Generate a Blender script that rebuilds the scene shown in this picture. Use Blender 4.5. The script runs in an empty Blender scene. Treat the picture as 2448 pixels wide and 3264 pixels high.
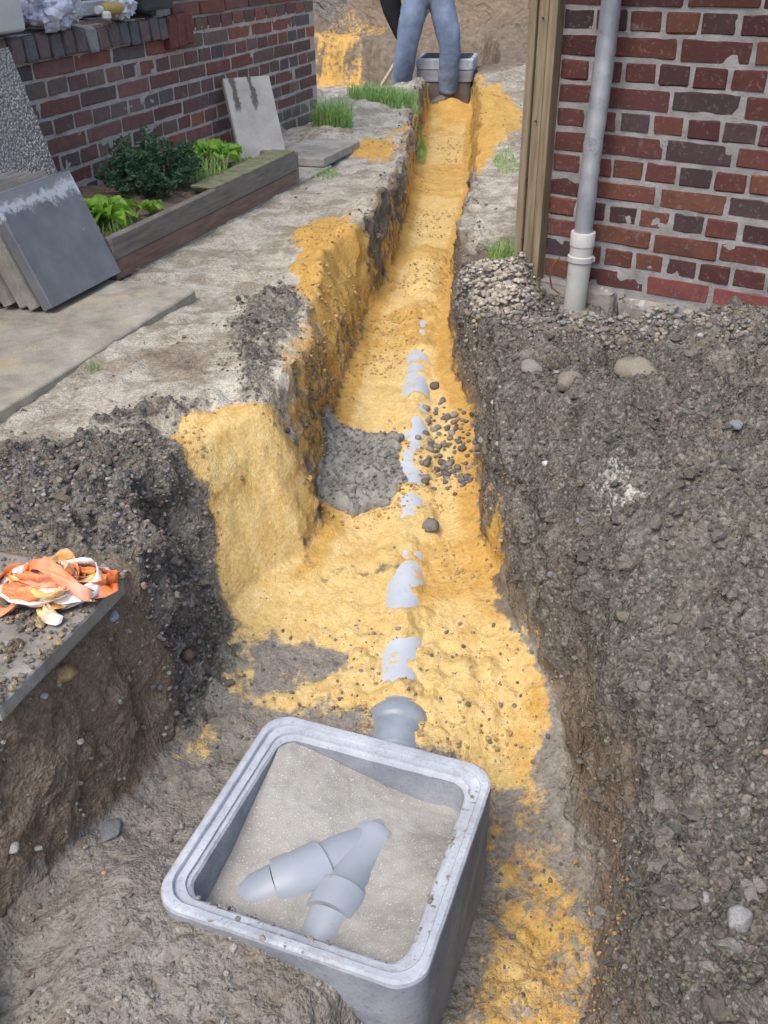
import bpy, bmesh, math, random
import numpy as np
from mathutils import Vector, Matrix

scene = bpy.context.scene
R = math.radians

# ---------------------------------------------------------------- camera, sky, sun, exposure
cam_data = bpy.data.cameras.new('camera')
cam_data.sensor_fit = 'VERTICAL'
cam_data.sensor_height = 24.0
cam_data.lens = 24.0 * 932.0 / 1024.0
cam_data.clip_start = 0.02
cam_data.clip_end = 500.0
camera = bpy.data.objects.new('camera', cam_data)
scene.collection.objects.link(camera)
camera.matrix_world = (Matrix.Translation((0, 0, 1.08)) @ Matrix.Rotation(R(90 - 31.7), 4, 'X')
                       @ Matrix.Rotation(R(-0.75), 4, 'Z'))
scene.camera = camera

world = bpy.data.worlds.new('World')
scene.world = world
world.use_nodes = True
wn = world.node_tree
sky_tex = wn.nodes.new('ShaderNodeTexSky')
sky_tex.sky_type = 'NISHITA'
sky_tex.sun_disc = False
SUN_EL, SUN_AZ = 58.0, 215.0
sky_tex.sun_elevation = R(SUN_EL)
sky_tex.sun_rotation = R(SUN_AZ)
sky_tex.air_density = 1.0
sky_tex.dust_density = 3.0
sky_tex.ozone_density = 1.0
bg = wn.nodes['Background']
wn.links.new(sky_tex.outputs[0], bg.inputs[0])
bg.inputs[1].default_value = 0.15

sun_data = bpy.data.lights.new('sun', 'SUN')
sun_data.energy = 1.3
sun_data.angle = R(35)
sun_data.color = (1.0, 0.96, 0.9)
sun = bpy.data.objects.new('sun', sun_data)
scene.collection.objects.link(sun)
sd = Vector((math.sin(R(SUN_AZ)) * math.cos(R(SUN_EL)), math.cos(R(SUN_AZ)) * math.cos(R(SUN_EL)), math.sin(R(SUN_EL))))
sun.rotation_euler = sd.to_track_quat('Z', 'Y').to_euler()
sun.location = (0, 0, 20)

scene.view_settings.view_transform = 'Standard'
scene.view_settings.look = 'None'
scene.view_settings.exposure = 0.75
scene.view_settings.gamma = 1.0
scene.view_settings.use_curve_mapping = False
scene.render.engine = 'CYCLES'
scene.cycles.max_bounces = 6
scene.cycles.diffuse_bounces = 3
scene.cycles.glossy_bounces = 2
scene.cycles.use_adaptive_sampling = True
scene.cycles.adaptive_threshold = 0.02
scene.render.resolution_x = 768
scene.render.resolution_y = 1024

rng = np.random.default_rng(7)
random.seed(7)

#TERRAIN-BEGIN
# ---------------------------------------------------------------- numpy noise
def _hash(ix, iy, iz, seed):
    h = (ix.astype(np.int64) * 374761393 + iy.astype(np.int64) * 668265263 + iz.astype(np.int64) * 2147483647 + seed * 974711) & 0xFFFFFFFF
    h = ((h ^ (h >> 13)) * 1274126177) & 0xFFFFFFFF
    h = ((h ^ (h >> 15)) * 2246822519) & 0xFFFFFFFF
    return ((h ^ (h >> 16)) & 0xFFFFFF) / float(0xFFFFFF)

def noise2(x, y, seed=0):
    fx, fy = np.floor(x), np.floor(y)
    tx, ty = x - fx, y - fy
    tx = tx * tx * tx * (tx * (tx * 6 - 15) + 10)
    ty = ty * ty * ty * (ty * (ty * 6 - 15) + 10)
    z = np.zeros_like(fx)
    a = _hash(fx, fy, z, seed); b = _hash(fx + 1, fy, z, seed)
    c = _hash(fx, fy + 1, z, seed); d = _hash(fx + 1, fy + 1, z, seed)
    return (a + (b - a) * tx) * (1 - ty) + (c + (d - c) * tx) * ty - 0.5

def noise3(x, y, z, seed=0):
    fx, fy, fz = np.floor(x), np.floor(y), np.floor(z)
    tx, ty, tz = x - fx, y - fy, z - fz
    tx = tx * tx * (3 - 2 * tx); ty = ty * ty * (3 - 2 * ty); tz = tz * tz * (3 - 2 * tz)
    def lay(k):
        a = _hash(fx, fy, fz + k, seed); b = _hash(fx + 1, fy, fz + k, seed)
        c = _hash(fx, fy + 1, fz + k, seed); d = _hash(fx + 1, fy + 1, fz + k, seed)
        return (a + (b - a) * tx) * (1 - ty) + (c + (d - c) * tx) * ty
    l0, l1 = lay(0), lay(1)
    return l0 + (l1 - l0) * tz - 0.5

def fbm2(x, y, sc, oct=4, seed=0, gain=0.5):
    s = np.zeros_like(x); a = 1.0
    for o in range(oct):
        s = s + a * noise2(x / sc + 17.3 * o, y / sc - 9.1 * o, seed + o)
        sc *= 0.5; a *= gain
    return s

def sstep(e0, e1, x):
    t = np.clip((x - e0) / (e1 - e0), 0, 1)
    return t * t * (3 - 2 * t)

def seg_dist(x, y, poly, closed=True):
    best = np.full(x.shape, 1e9)
    n = len(poly)
    for i in range(n if closed else n - 1):
        x0, y0 = poly[i]; x1, y1 = poly[(i + 1) % n]
        dx, dy = x1 - x0, y1 - y0
        t = np.clip(((x - x0) * dx + (y - y0) * dy) / (dx * dx + dy * dy + 1e-12), 0, 1)
        best = np.minimum(best, (x - x0 - t * dx) ** 2 + (y - y0 - t * dy) ** 2)
    return np.sqrt(best)

def inside(x, y, poly):
    r = np.zeros(x.shape, bool)
    n = len(poly)
    for i in range(n):
        x0, y0 = poly[i]; x1, y1 = poly[(i + 1) % n]
        if y0 == y1:
            continue
        c = ((y0 > y) != (y1 > y)) & (x < (x1 - x0) * (y - y0) / (y1 - y0) + x0)
        r ^= c
    return r

def sdist(x, y, poly):
    d = seg_dist(x, y, poly)
    return np.where(inside(x, y, poly), -d, d)

# outline of the dug floor: trench, near pit, cross pit at the back
TRENCH = [(.50, 9.6), (.345, 7.93), (.235, 6.41), (.160, 5.49), (.055, 4.47), (-.005, 4.05), (-.062, 3.74), (-.095, 3.40),
          (-.131, 3.11), (-.187, 2.59), (-.180, 2.24), (-.22, 2.12), (-.33, 2.00), (-.42, 1.88), (-.415, 1.70), (-.46, 1.50),
          (-.52, 1.33), (-.595, 1.19), (-.69, 1.04), (-.85, .70), (-.95, .2), (-1.0, -2.0), (.6, -2.0), (.40, .2), (.34, .6), (.345, .9),
          (.419, 1.20), (.395, 1.45), (.375, 1.63), (.325, 1.83), (.275, 2.19), (.285, 2.5), (.30, 2.85), (.25, 3.14),
          (.268, 3.39), (.305, 3.86), (.355, 4.46), (.44, 5.0), (.535, 5.64), (.745, 7.9), (.87, 9.6)]
BACKPIT = [(-3.0, 9.35), (.35, 9.3), (1.05, 9.35), (1.15, 11.6), (-3.0, 12.0)]
# bank shape control points: x, y, first slope, rise of first slope, second slope
BANK = [(.2, 8.0, 9, .6, 1), (.15, 6.0, 9, .6, 1), (.05, 4.7, 9, .6, 1), (-.03, 4.1, 7, .6, 1), (-.08, 3.6, 4, .14, 1.6), (-.13, 3.1, 3.2, .12, 1.6),
        (-.2, 2.55, 5, .5, 1), (-.22, 2.25, 2.6, .3, 1.6), (-.33, 2.05, 1.9, .25, 1.2), (-.46, 1.85, 1.7, .3, 1.2), (-.48, 1.6, 6, .33, 2.0), (-.53, 1.35, 6, .30, 2.8),
        (-.64, 1.1, 7, .34, 2.4), (-.9, .4, 5, .3, .9), (.4, .2, 9, .50, .5), (.36, .8, 9, .48, .45), (.43, 1.2, 9, .46, .5), (.39, 1.5, 6, .36, .8),
        (.33, 1.8, 4, .22, 1.0), (.28, 2.2, 5, .24, 1.0), (.29, 2.6, 7, .26, .8), (.27, 3.1, 8, .4, 1), (.3, 3.8, 8, .4, 1), (.45, 5.0, 6, .4, 1), (.65, 7., 6, .4, 1),
        (0, 10, 7, .6, 1), (0, 12, 5, .6, 1), (1, 10, 6, .6, 1)]
# heaps: x, y, radius x, radius y, height
HEAPS = [(.015, 4.42, .075, .16, .085), (-.10, 4.05, .10, .38, .07), (-.20, 3.55, .13, .25, .06), (.25, 6.2, .10, .30, .04),
         (-.30, 2.45, .14, .14, .05), (-.55, 2.35, .12, .12, .04), (.75, 6.0, .14, .55, .06), (.80, 7.2, .12, .5, .06),
         (1.05, 1.75, .40, .75, .17), (1.1, 2.6, .3, .3, .10), (.62, 2.75, .12, .12, .05), (.62, 1.3, .2, .25, .05), (.48, 3.25, .1, .22, .035),
         (-.33, 6.2, .25, .4, .05), (-.1, 7.3, .3, .3, .06), (-.40, 9.15, .75, .60, -.22), (.0, 6.9, .16, .2, .04), (-.5, 7.6, .3, .3, .05), (.95, 4.6, .2, .3, .04),
         (-1.6, 13.6, 1.6, .9, .55), (.2, 14.2, 1.5, .9, .75), (2.0, 13.6, 1.3, 1.0, .5), (3.4, 13.2, 1.5, 1.6, .8), (-3.8, 14., 2, 1.2, .9),
         (1.6, 10.5, .5, 1.2, .16), (1.9, 8.5, .7, 1.0, .12), (-.4, 12.7, .5, .3, .16), (1.05, 3.00, .42, .24, -.14), (.66, 3.08, .15, .13, -.07), (.74, 2.03, .045, .03, -.07), (.80, 1.83, .03, .05, -.07), (.44, 1.62, .05, .03, -.07), (.60, 2.42, .05, .03, -.06), (.95, 1.5, .05, .04, -.06), (.58, 1.12, .04, .05, -.06), (.62, 2.12, .06, .05, .035), (.54, 2.0, .05, .04, .03), (.88, 2.1, .07, .06, .04), (.70, 1.5, .06, .05, .03), (.78, 1.05, .06, .06, .035), (.78, 3.12, .12, .10, -.04), (-.55, 1.62, .12, .12, -.03), (.18, 9.05, .24, .30, -.20)]

PIPE_Y = [1.40, 1.55, 3.0, 4.6]
PIPE_X = [.012, .024, .118, .225]
PIPE_TOP = [-.428, -.411, -.260, -.250]
COVER_Y = [1.50, 1.575, 1.60, 1.65, 1.68, 1.78, 1.82, 1.88, 1.92, 2.02, 2.08, 2.30, 2.36, 2.44, 2.60, 2.70, 2.82, 2.92, 3.00, 3.28, 3.34, 3.40, 3.48, 3.56, 3.80, 3.86, 3.98, 4.05, 4.6]
COVER_C = [-.06, -.06, -.004, -.010, -.034, -.030, .003, .003, -.022, -.016, .004, .001, -.006, -.007, -.005, -.004, .003, .002, -.014, -.018, .001, -.003, -.008, .004, .004, -.002, -.002, .02, .03]

def floor_z(x, y):
    z = np.interp(y, [1.0, 1.6, 3.0, 4.0, 6.5, 8.5], [-.45, -.435, -.285, -.275, -.27, -.25])
    # sand raked up over the buried pipe
    px = np.interp(y, PIPE_Y, PIPE_X); pt = np.interp(y, PIPE_Y, PIPE_TOP)
    c = np.interp(y, COVER_Y, COVER_C) + .017 * fbm2(x, y, .06, 3, 91)
    dx = (x - px) + .03 * noise2(x / .09, y / .13, 33)
    ridge = pt + c - (4.5 + 4.0 * sstep(1.95, 1.75, y)) * dx * dx
    z = np.where((y > 1.5) & (y < 4.6), np.maximum(z, ridge), z)
    cp = (x + .097) * .937 - (y - 1.165) * .349; cq = (x + .097) * .349 + (y - 1.165) * .937
    z = z - .19 * sstep(.06, .25, cp) * sstep(1.62, 1.30, y)
    z = z + .075 * sstep(.16, -.08, x) * sstep(1.30, 1.02, y) * sstep(-.66, -.45, x)
    z = z + .03 * sstep(-.1, -.3, x) * sstep(1.3, .9, y)
    z = z - .20 * sstep(9.2, 9.7, y)
    z = np.where((np.abs(cp) < .208) & (np.abs(cq) < .208), -.70, z)
    return z

def ground_z(x, y):
    g = .07 * sstep(6.5, 9.0, y)
    g = g + .022 * fbm2(x, y, .9, 3, 5) * sstep(.1, 1.0, np.abs(y))
    g = g + .35 * sstep(12.3, 15.5, y) + 1.0 * sstep(15, 24, y) + .32 * sstep(11.9, 12.8, y) * np.abs(fbm2(x, y, .7, 5, 15, .6))
    return g

def bank_fields(x, y):
    w = np.zeros_like(x); k1 = np.zeros_like(x); r1 = np.zeros_like(x); k2 = np.zeros_like(x)
    for bx, by, a, b, c in BANK:
        ww = 1.0 / ((x - bx) ** 2 + (.6 * (y - by)) ** 2 + 1e-4) ** 1.6
        w += ww; k1 += ww * a; r1 += ww * b; k2 += ww * c
    return k1 / w, r1 / w, k2 / w

def height(x, y):
    """coarse shape of the dug-up yard"""
    kw = .020 + .012 * sstep(3.6, 4.2, y)
    wx = x + kw * fbm2(x, y, .20, 4, 41, .6); wy = y + kw * fbm2(x, y, .20, 4, 57, .6)
    d = np.minimum(sdist(wx, wy, TRENCH), sdist(wx, wy, BACKPIT))
    dp = np.maximum(d, 0)
    k1, r1, k2 = bank_fields(x, y)
    brk = r1 / k1
    rise = np.where(dp < brk, dp * k1, r1 + (dp - brk) * k2)
    g = ground_z(x, y)
    hn = 1 + .7 * fbm2(x, y, .11, 3, 77)
    for hx, hy, rx, ry, hh in HEAPS:
        q = ((x - hx) / rx) ** 2 + ((y - hy) / ry) ** 2
        g = g + hh * np.exp(-q) * hn
    fz = floor_z(x, y)
    for hx, hy, rx, ry, hh in ((.62, 8.62, .17, .30, .13), (.60, 7.0, .1, .3, .015)):
        fz = fz + hh * np.exp(-(((x - hx) / rx) ** 2 + ((y - hy) / ry) ** 2))
    # sand fillet along the foot of the banks
    fil = .035 * np.exp(-np.maximum(-d, 0) / .05)
    b = fz + fil + rise
    k = .018
    h = np.clip(.5 + .5 * (g - b) / k, 0, 1)
    return b * h + g * (1 - h) - k * h * (1 - h)
#TERRAIN-END

# ---------------------------------------------------------------- object helpers
COL = scene.collection

def link(o, parent=None):
    COL.objects.link(o)
    if parent is not None:
        o.parent = parent
    return o

def tag(o, label=None, cat=None, group=None, kind=None):
    if label: o['label'] = label
    if cat: o['category'] = cat
    if group: o['group'] = group
    if kind: o['kind'] = kind
    return o

def thing(name, label, cat, loc=(0, 0, 0), rotz=0.0, group=None):
    o = bpy.data.objects.new(name, None)
    o.empty_display_size = .05
    o.location = loc; o.rotation_euler = (0, 0, rotz)
    link(o)
    return tag(o, label, cat, group)

def mesh_obj(name, verts, faces, mat, parent=None, smooth=False):
    me = bpy.data.meshes.new(name)
    me.from_pydata([tuple(v) for v in verts], [], faces)
    me.update()
    if smooth:
        me.polygons.foreach_set('use_smooth', [True] * len(me.polygons))
    if mat: me.materials.append(mat)
    return link(bpy.data.objects.new(name, me), parent)

def bm_obj(name, bm, mat, parent=None, smooth=False):
    me = bpy.data.meshes.new(name)
    bmesh.ops.recalc_face_normals(bm, faces=bm.faces)
    bm.to_mesh(me); bm.free()
    if smooth:
        me.polygons.foreach_set('use_smooth', [True] * len(me.polygons))
        me.set_sharp_from_angle(angle=R(35))
    if mat: me.materials.append(mat)
    return link(bpy.data.objects.new(name, me), parent)

def quick_mesh(name, V, F, mat=None, smooth=True, cols=None):
    """numpy vertices and equal-size faces to a mesh"""
    me = bpy.data.meshes.new(name)
    n, k = F.shape
    me.vertices.add(len(V)); me.vertices.foreach_set('co', V.astype(np.float32).ravel())
    me.loops.add(n * k); me.loops.foreach_set('vertex_index', F.astype(np.int32).ravel())
    me.polygons.add(n)
    me.polygons.foreach_set('loop_start', np.arange(0, n * k, k, dtype=np.int32))
    me.polygons.foreach_set('loop_total', np.full(n, k, dtype=np.int32))
    me.polygons.foreach_set('use_smooth', np.full(n, smooth))
    me.update(calc_edges=True)
    if cols is not None:
        at = me.color_attributes.new('col', 'FLOAT_COLOR', 'POINT')
        c4 = np.ones((len(V), 4), np.float32); c4[:, :3] = cols
        at.data.foreach_set('color', c4.ravel())
    if mat: me.materials.append(mat)
    return me

def add_box(bm, c, s, m=None, bev=0.0, seg=1, jit=0.0):
    mm = Matrix.Translation(c) @ Matrix.Diagonal((s[0], s[1], s[2], 1))
    if m is not None: mm = m @ mm
    r = bmesh.ops.create_cube(bm, size=1.0, matrix=mm)
    vs = r['verts']
    if bev > 0:
        es = list({e for v in vs for e in v.link_edges})
        o = bmesh.ops.bevel(bm, geom=es, offset=bev, segments=seg, affect='EDGES', profile=.6)
        vs = o['verts']
    if jit > 0:
        for v in vs:
            v.co += Vector((random.uniform(-jit, jit), random.uniform(-jit, jit), random.uniform(-jit, jit)))
    return vs

def add_tube(bm, pts, rad, seg=16, cap=True):
    """tube along points, rad single or list"""
    pts = [Vector(p) for p in pts]
    if not hasattr(rad, '__len__'): rad = [rad] * len(pts)
    rings = []
    ref = None
    for i, p in enumerate(pts):
        t = (pts[min(i + 1, len(pts) - 1)] - pts[max(i - 1, 0)]).normalized()
        if ref is None:
            ref = t.orthogonal().normalized()
        ref = (ref - t * ref.dot(t)).normalized()
        b = t.cross(ref)
        rings.append([bm.verts.new(p + (ref * math.cos(2 * math.pi * k / seg) + b * math.sin(2 * math.pi * k / seg)) * rad[i]) for k in range(seg)])
    for a, b in zip(rings, rings[1:]):
        for k in range(seg):
            bm.faces.new((a[k], a[(k + 1) % seg], b[(k + 1) % seg], b[k]))
    if cap:
        bm.faces.new(rings[0][::-1]); bm.faces.new(rings[-1])
    return rings

# ---------------------------------------------------------------- material helpers
class NT:
    def __init__(s, name):
        s.m = bpy.data.materials.new(name); s.m.use_nodes = True
        s.t = s.m.node_tree; s.n = s.t.nodes; s.l = s.t.links
        s.b = s.n['Principled BSDF']
        s.pos = s.n.new('ShaderNodeNewGeometry').outputs['Position']
    def val(s, sock, v):
        if isinstance(v, bpy.types.NodeSocket): s.l.new(v, sock)
        else: sock.default_value = v
    def noise(s, scale, detail=4, rough=.55, dist=0.0, vec=None, stretch=None):
        n = s.n.new('ShaderNodeTexNoise')
        v = vec if vec is not None else s.pos
        if stretch:
            mp = s.n.new('ShaderNodeMapping'); mp.inputs['Scale'].default_value = stretch
            s.l.new(v, mp.inputs[0]); v = mp.outputs[0]
        s.l.new(v, n.inputs['Vector'])
        n.inputs['Scale'].default_value = scale; n.inputs['Detail'].default_value = detail
        n.inputs['Roughness'].default_value = rough; n.inputs['Distortion'].default_value = dist
        return n.outputs['Fac']
    def vor(s, scale, feat='F1', out='Distance', rand=1.0, vec=None):
        n = s.n.new('ShaderNodeTexVoronoi'); n.feature = feat
        s.l.new(vec if vec is not None else s.pos, n.inputs['Vector'])
        n.inputs['Scale'].default_value = scale; n.inputs['Randomness'].default_value = rand
        return n.outputs[out]
    def ramp(s, fac, stops):
        r = s.n.new('ShaderNodeValToRGB'); e = r.color_ramp.elements
        while len(e) < len(stops): e.new(.5)
        for el, (p, c) in zip(e, stops):
            el.position = p; el.color = (*c, 1) if len(c) == 3 else c
        s.l.new(fac, r.inputs[0]); return r.outputs[0]
    def mix(s, f, a, b, mode='MIX'):
        n = s.n.new('ShaderNodeMix'); n.data_type = 'RGBA'; n.blend_type = mode
        s.val(n.inputs[0], f)
        for sk, v in ((n.inputs[6], a), (n.inputs[7], b)):
            s.val(sk, (*v, 1) if isinstance(v, tuple) and len(v) == 3 else v)
        return n.outputs[2]
    def math(s, op, a, b=0.0, c=0.0, clamp=False):
        n = s.n.new('ShaderNodeMath'); n.operation = op; n.use_clamp = clamp
        s.val(n.inputs[0], a); s.val(n.inputs[1], b); s.val(n.inputs[2], c)
        return n.outputs[0]
    def sharp(s, mask, nz, k=.8, gain=5.0):
        """mask edge broken up by noise"""
        a = s.math('MULTIPLY_ADD', s.math('SUBTRACT', nz, .5), k, mask)
        return s.math('MULTIPLY_ADD', s.math('SUBTRACT', a, .5), gain, .5, clamp=True)
    def attr(s, name, ch=None):
        a = s.n.new('ShaderNodeAttribute'); a.attribute_name = name
        if ch is None: return a.outputs['Color']
        sp = s.n.new('ShaderNodeSeparateColor'); s.l.new(a.outputs['Color'], sp.inputs[0])
        return sp.outputs[ch]
    def objcol(s): return s.n.new('ShaderNodeObjectInfo').outputs['Color']
    def rand(s): return s.n.new('ShaderNodeObjectInfo').outputs['Random']
    def bump(s, h, strength=.5, dist=.01, normal=None):
        b = s.n.new('ShaderNodeBump'); b.inputs['Strength'].default_value = strength; b.inputs['Distance'].default_value = dist
        s.l.new(h, b.inputs['Height'])
        if normal is not None: s.l.new(normal, b.inputs['Normal'])
        return b.outputs[0]
    def done(s, col, rough=.9, normal=None, spec=.25, metal=0.0, sss=0.0):
        s.val(s.b.inputs['Base Color'], (*col, 1) if isinstance(col, tuple) and len(col) == 3 else col)
        s.val(s.b.inputs['Roughness'], rough); s.val(s.b.inputs['Specular IOR Level'], spec); s.val(s.b.inputs['Metallic'], metal)
        if normal is not None: s.l.new(normal, s.b.inputs['Normal'])
        return s.m

def simple(name, c1, c2, scale=8, detail=5, rough=.85, bump=.3, bdist=.004, bscale=60, spec=.25, metal=0.0, lo=.3, hi=.7, stretch=None, speck=None):
    t = NT(name)
    col = t.ramp(t.noise(scale, detail, .6, stretch=stretch), [(lo, c1), (hi, c2)])
    if speck:
        col = t.mix(t.ramp(t.noise(speck[1], 2, .5), [(speck[2], (0, 0, 0)), (speck[2] + .05, (1, 1, 1))]), col, speck[0])
    nm = t.bump(t.noise(bscale, 5, .65, stretch=stretch), bump, bdist) if bump else None
    return t.done(col, rough, nm, spec, metal)

# ---- ground material: zones of sand, dark soil, pale dry soil, clay, grey mortary soil, gravelly soil
def ground_material():
    t = NT('dug_ground')
    n_big = t.noise(3.2, 4, .65); n_mid = t.noise(17, 4, .65); n_fine = t.noise(95, 3, .65); n_tiny = t.noise(360, 2, .7)
    cells = t.n.new('ShaderNodeTexVoronoi'); t.l.new(t.pos, cells.inputs['Vector']); cells.inputs['Scale'].default_value = 150
    sp = t.n.new('ShaderNodeSeparateColor'); t.l.new(cells.outputs['Color'], sp.inputs[0])
    cell_rand, cell_d = sp.outputs[0], cells.outputs['Distance']
    mix_fine = t.math('MULTIPLY_ADD', n_fine, .6, t.math('MULTIPLY', n_mid, .4))
    earth = t.ramp(n_mid, [(.3, (.13, .10, .072)), (.7, (.26, .215, .16))])
    pale = t.ramp(mix_fine, [(.30, (.28, .235, .17)), (.45, (.45, .41, .335)), (.62, (.64, .60, .51))])
    pale = t.mix(t.ramp(t.noise(6, 5, .72), [(.46, (0, 0, 0)), (.58, (.75, .75, .75))]), pale, t.ramp(n_fine, [(.3, (.18, .145, .10)), (.7, (.36, .305, .225))]))
    dark = t.ramp(mix_fine, [(.32, (.040, .036, .031)), (.47, (.108, .098, .085)), (.64, (.235, .217, .19))])
    dark = t.mix(t.ramp(n_big, [(.42, (0, 0, 0)), (.66, (.65, .65, .65))]), dark, t.ramp(mix_fine, [(.3, (.085, .076, .064)), (.65, (.235, .215, .18))]))
    dark = t.mix(t.ramp(t.noise(4.4, 5, .7), [(.54, (0, 0, 0)), (.67, (.55, .55, .55))]), dark, t.ramp(n_fine, [(.3, (.18, .158, .115)), (.7, (.36, .325, .245))]))
    dark = t.mix(t.ramp(t.noise(5.7, 5, .7), [(.55, (0, 0, 0)), (.68, (.6, .6, .6))]), dark, t.ramp(mix_fine, [(.3, (.07, .05, .033)), (.65, (.21, .16, .11))]))
    dark = t.mix(t.ramp(cell_rand, [(.80, (0, 0, 0)), (.95, (.75, .75, .75))]), dark, (.30, .285, .26))
    clay = t.ramp(mix_fine, [(.28, (.115, .08, .05)), (.5, (.22, .165, .115)), (.7, (.33, .275, .21))])
    grey = t.ramp(mix_fine, [(.30, (.15, .135, .11)), (.5, (.27, .245, .21)), (.68, (.37, .35, .31))])
    grey = t.mix(t.ramp(n_big, [(.50, (0, 0, 0)), (.66, (.45, .45, .45))]), grey, t.ramp(mix_fine, [(.3, (.12, .085, .055)), (.7, (.27, .215, .155))]))
    sand = t.ramp(mix_fine, [(.28, (.55, .36, .125)), (.46, (.69, .48, .185)), (.66, (.80, .635, .33))])
    loose = t.sharp(t.attr('zc', 0), t.noise(11, 5, .72), 1.3, 2.2)
    sand = t.mix(loose, sand, t.ramp(mix_fine, [(.28, (.45, .245, .055)), (.5, (.60, .36, .10)), (.72, (.70, .47, .17))]))
    sand = t.mix(t.ramp(n_tiny, [(.60, (0, 0, 0)), (.72, (.4, .4, .4))]), sand, (.38, .22, .07))
    sand = t.mix(t.ramp(t.noise(27, 3, .7), [(.64, (0, 0, 0)), (.72, (.45, .45, .45))]), sand, (.34, .25, .14))
    e1 = t.noise(36, 5, .72)
    col = earth
    col = t.mix(t.sharp(t.attr('zb', 1), e1, 1.0, 3), col, grey)
    col = t.mix(t.sharp(t.attr('za', 2), e1, 1.1, 2.5), col, pale)
    col = t.mix(t.sharp(t.attr('zb', 0), e1, 1.0, 3), col, clay)
    col = t.mix(t.sharp(t.attr('za', 1), e1, 1.1, 3.5), col, dark)
    msand = t.sharp(t.attr('za', 0), t.noise(20, 6, .75), 1.8, 4)
    col = t.mix(msand, col, sand)
    col = t.mix(t.sharp(t.attr('zb', 2), n_fine, 1.0, 3), col, t.mix(n_fine, (.40, .37, .30), (.72, .70, .64)))
    h = t.math('MULTIPLY_ADD', n_fine, .55, t.math('MULTIPLY', n_tiny, .35))
    rough_k = t.math('MULTIPLY', t.math('SUBTRACT', 1.0, t.attr('za', 0)), .8)
    h = t.math('MULTIPLY_ADD', t.math('SUBTRACT', 1.0, cell_d), t.math('MULTIPLY', rough_k, .5), h)
    h = t.math('MULTIPLY_ADD', t.math('ABSOLUTE', t.math('SUBTRACT', t.noise(48, 3, .6), .5)), rough_k, h)
    nm = t.bump(h, .9, .010)
    return t.done(col, .95, nm, .12)

MAT = {}
MAT['ground'] = ground_material()

def stone_material(name, rough=.8, spec=.25, bump=.4):
    t = NT(name)
    c = t.mix(t.math('MULTIPLY', t.noise(120, 4, .65), .9), t.attr('col'), t.mix(.5, t.attr('col'), (.30, .27, .23)), 'MIX')
    c = t.mix(t.ramp(t.noise(400, 2), [(.35, (.45, .45, .45)), (.65, (0, 0, 0))]), c, (.06, .05, .042))
    return t.done(c, rough, t.bump(t.noise(260, 4, .65), bump, .003), spec)
MAT['stone'] = stone_material('stone')
MAT['clod'] = stone_material('soil_clod', .95, .1, .7)

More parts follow.
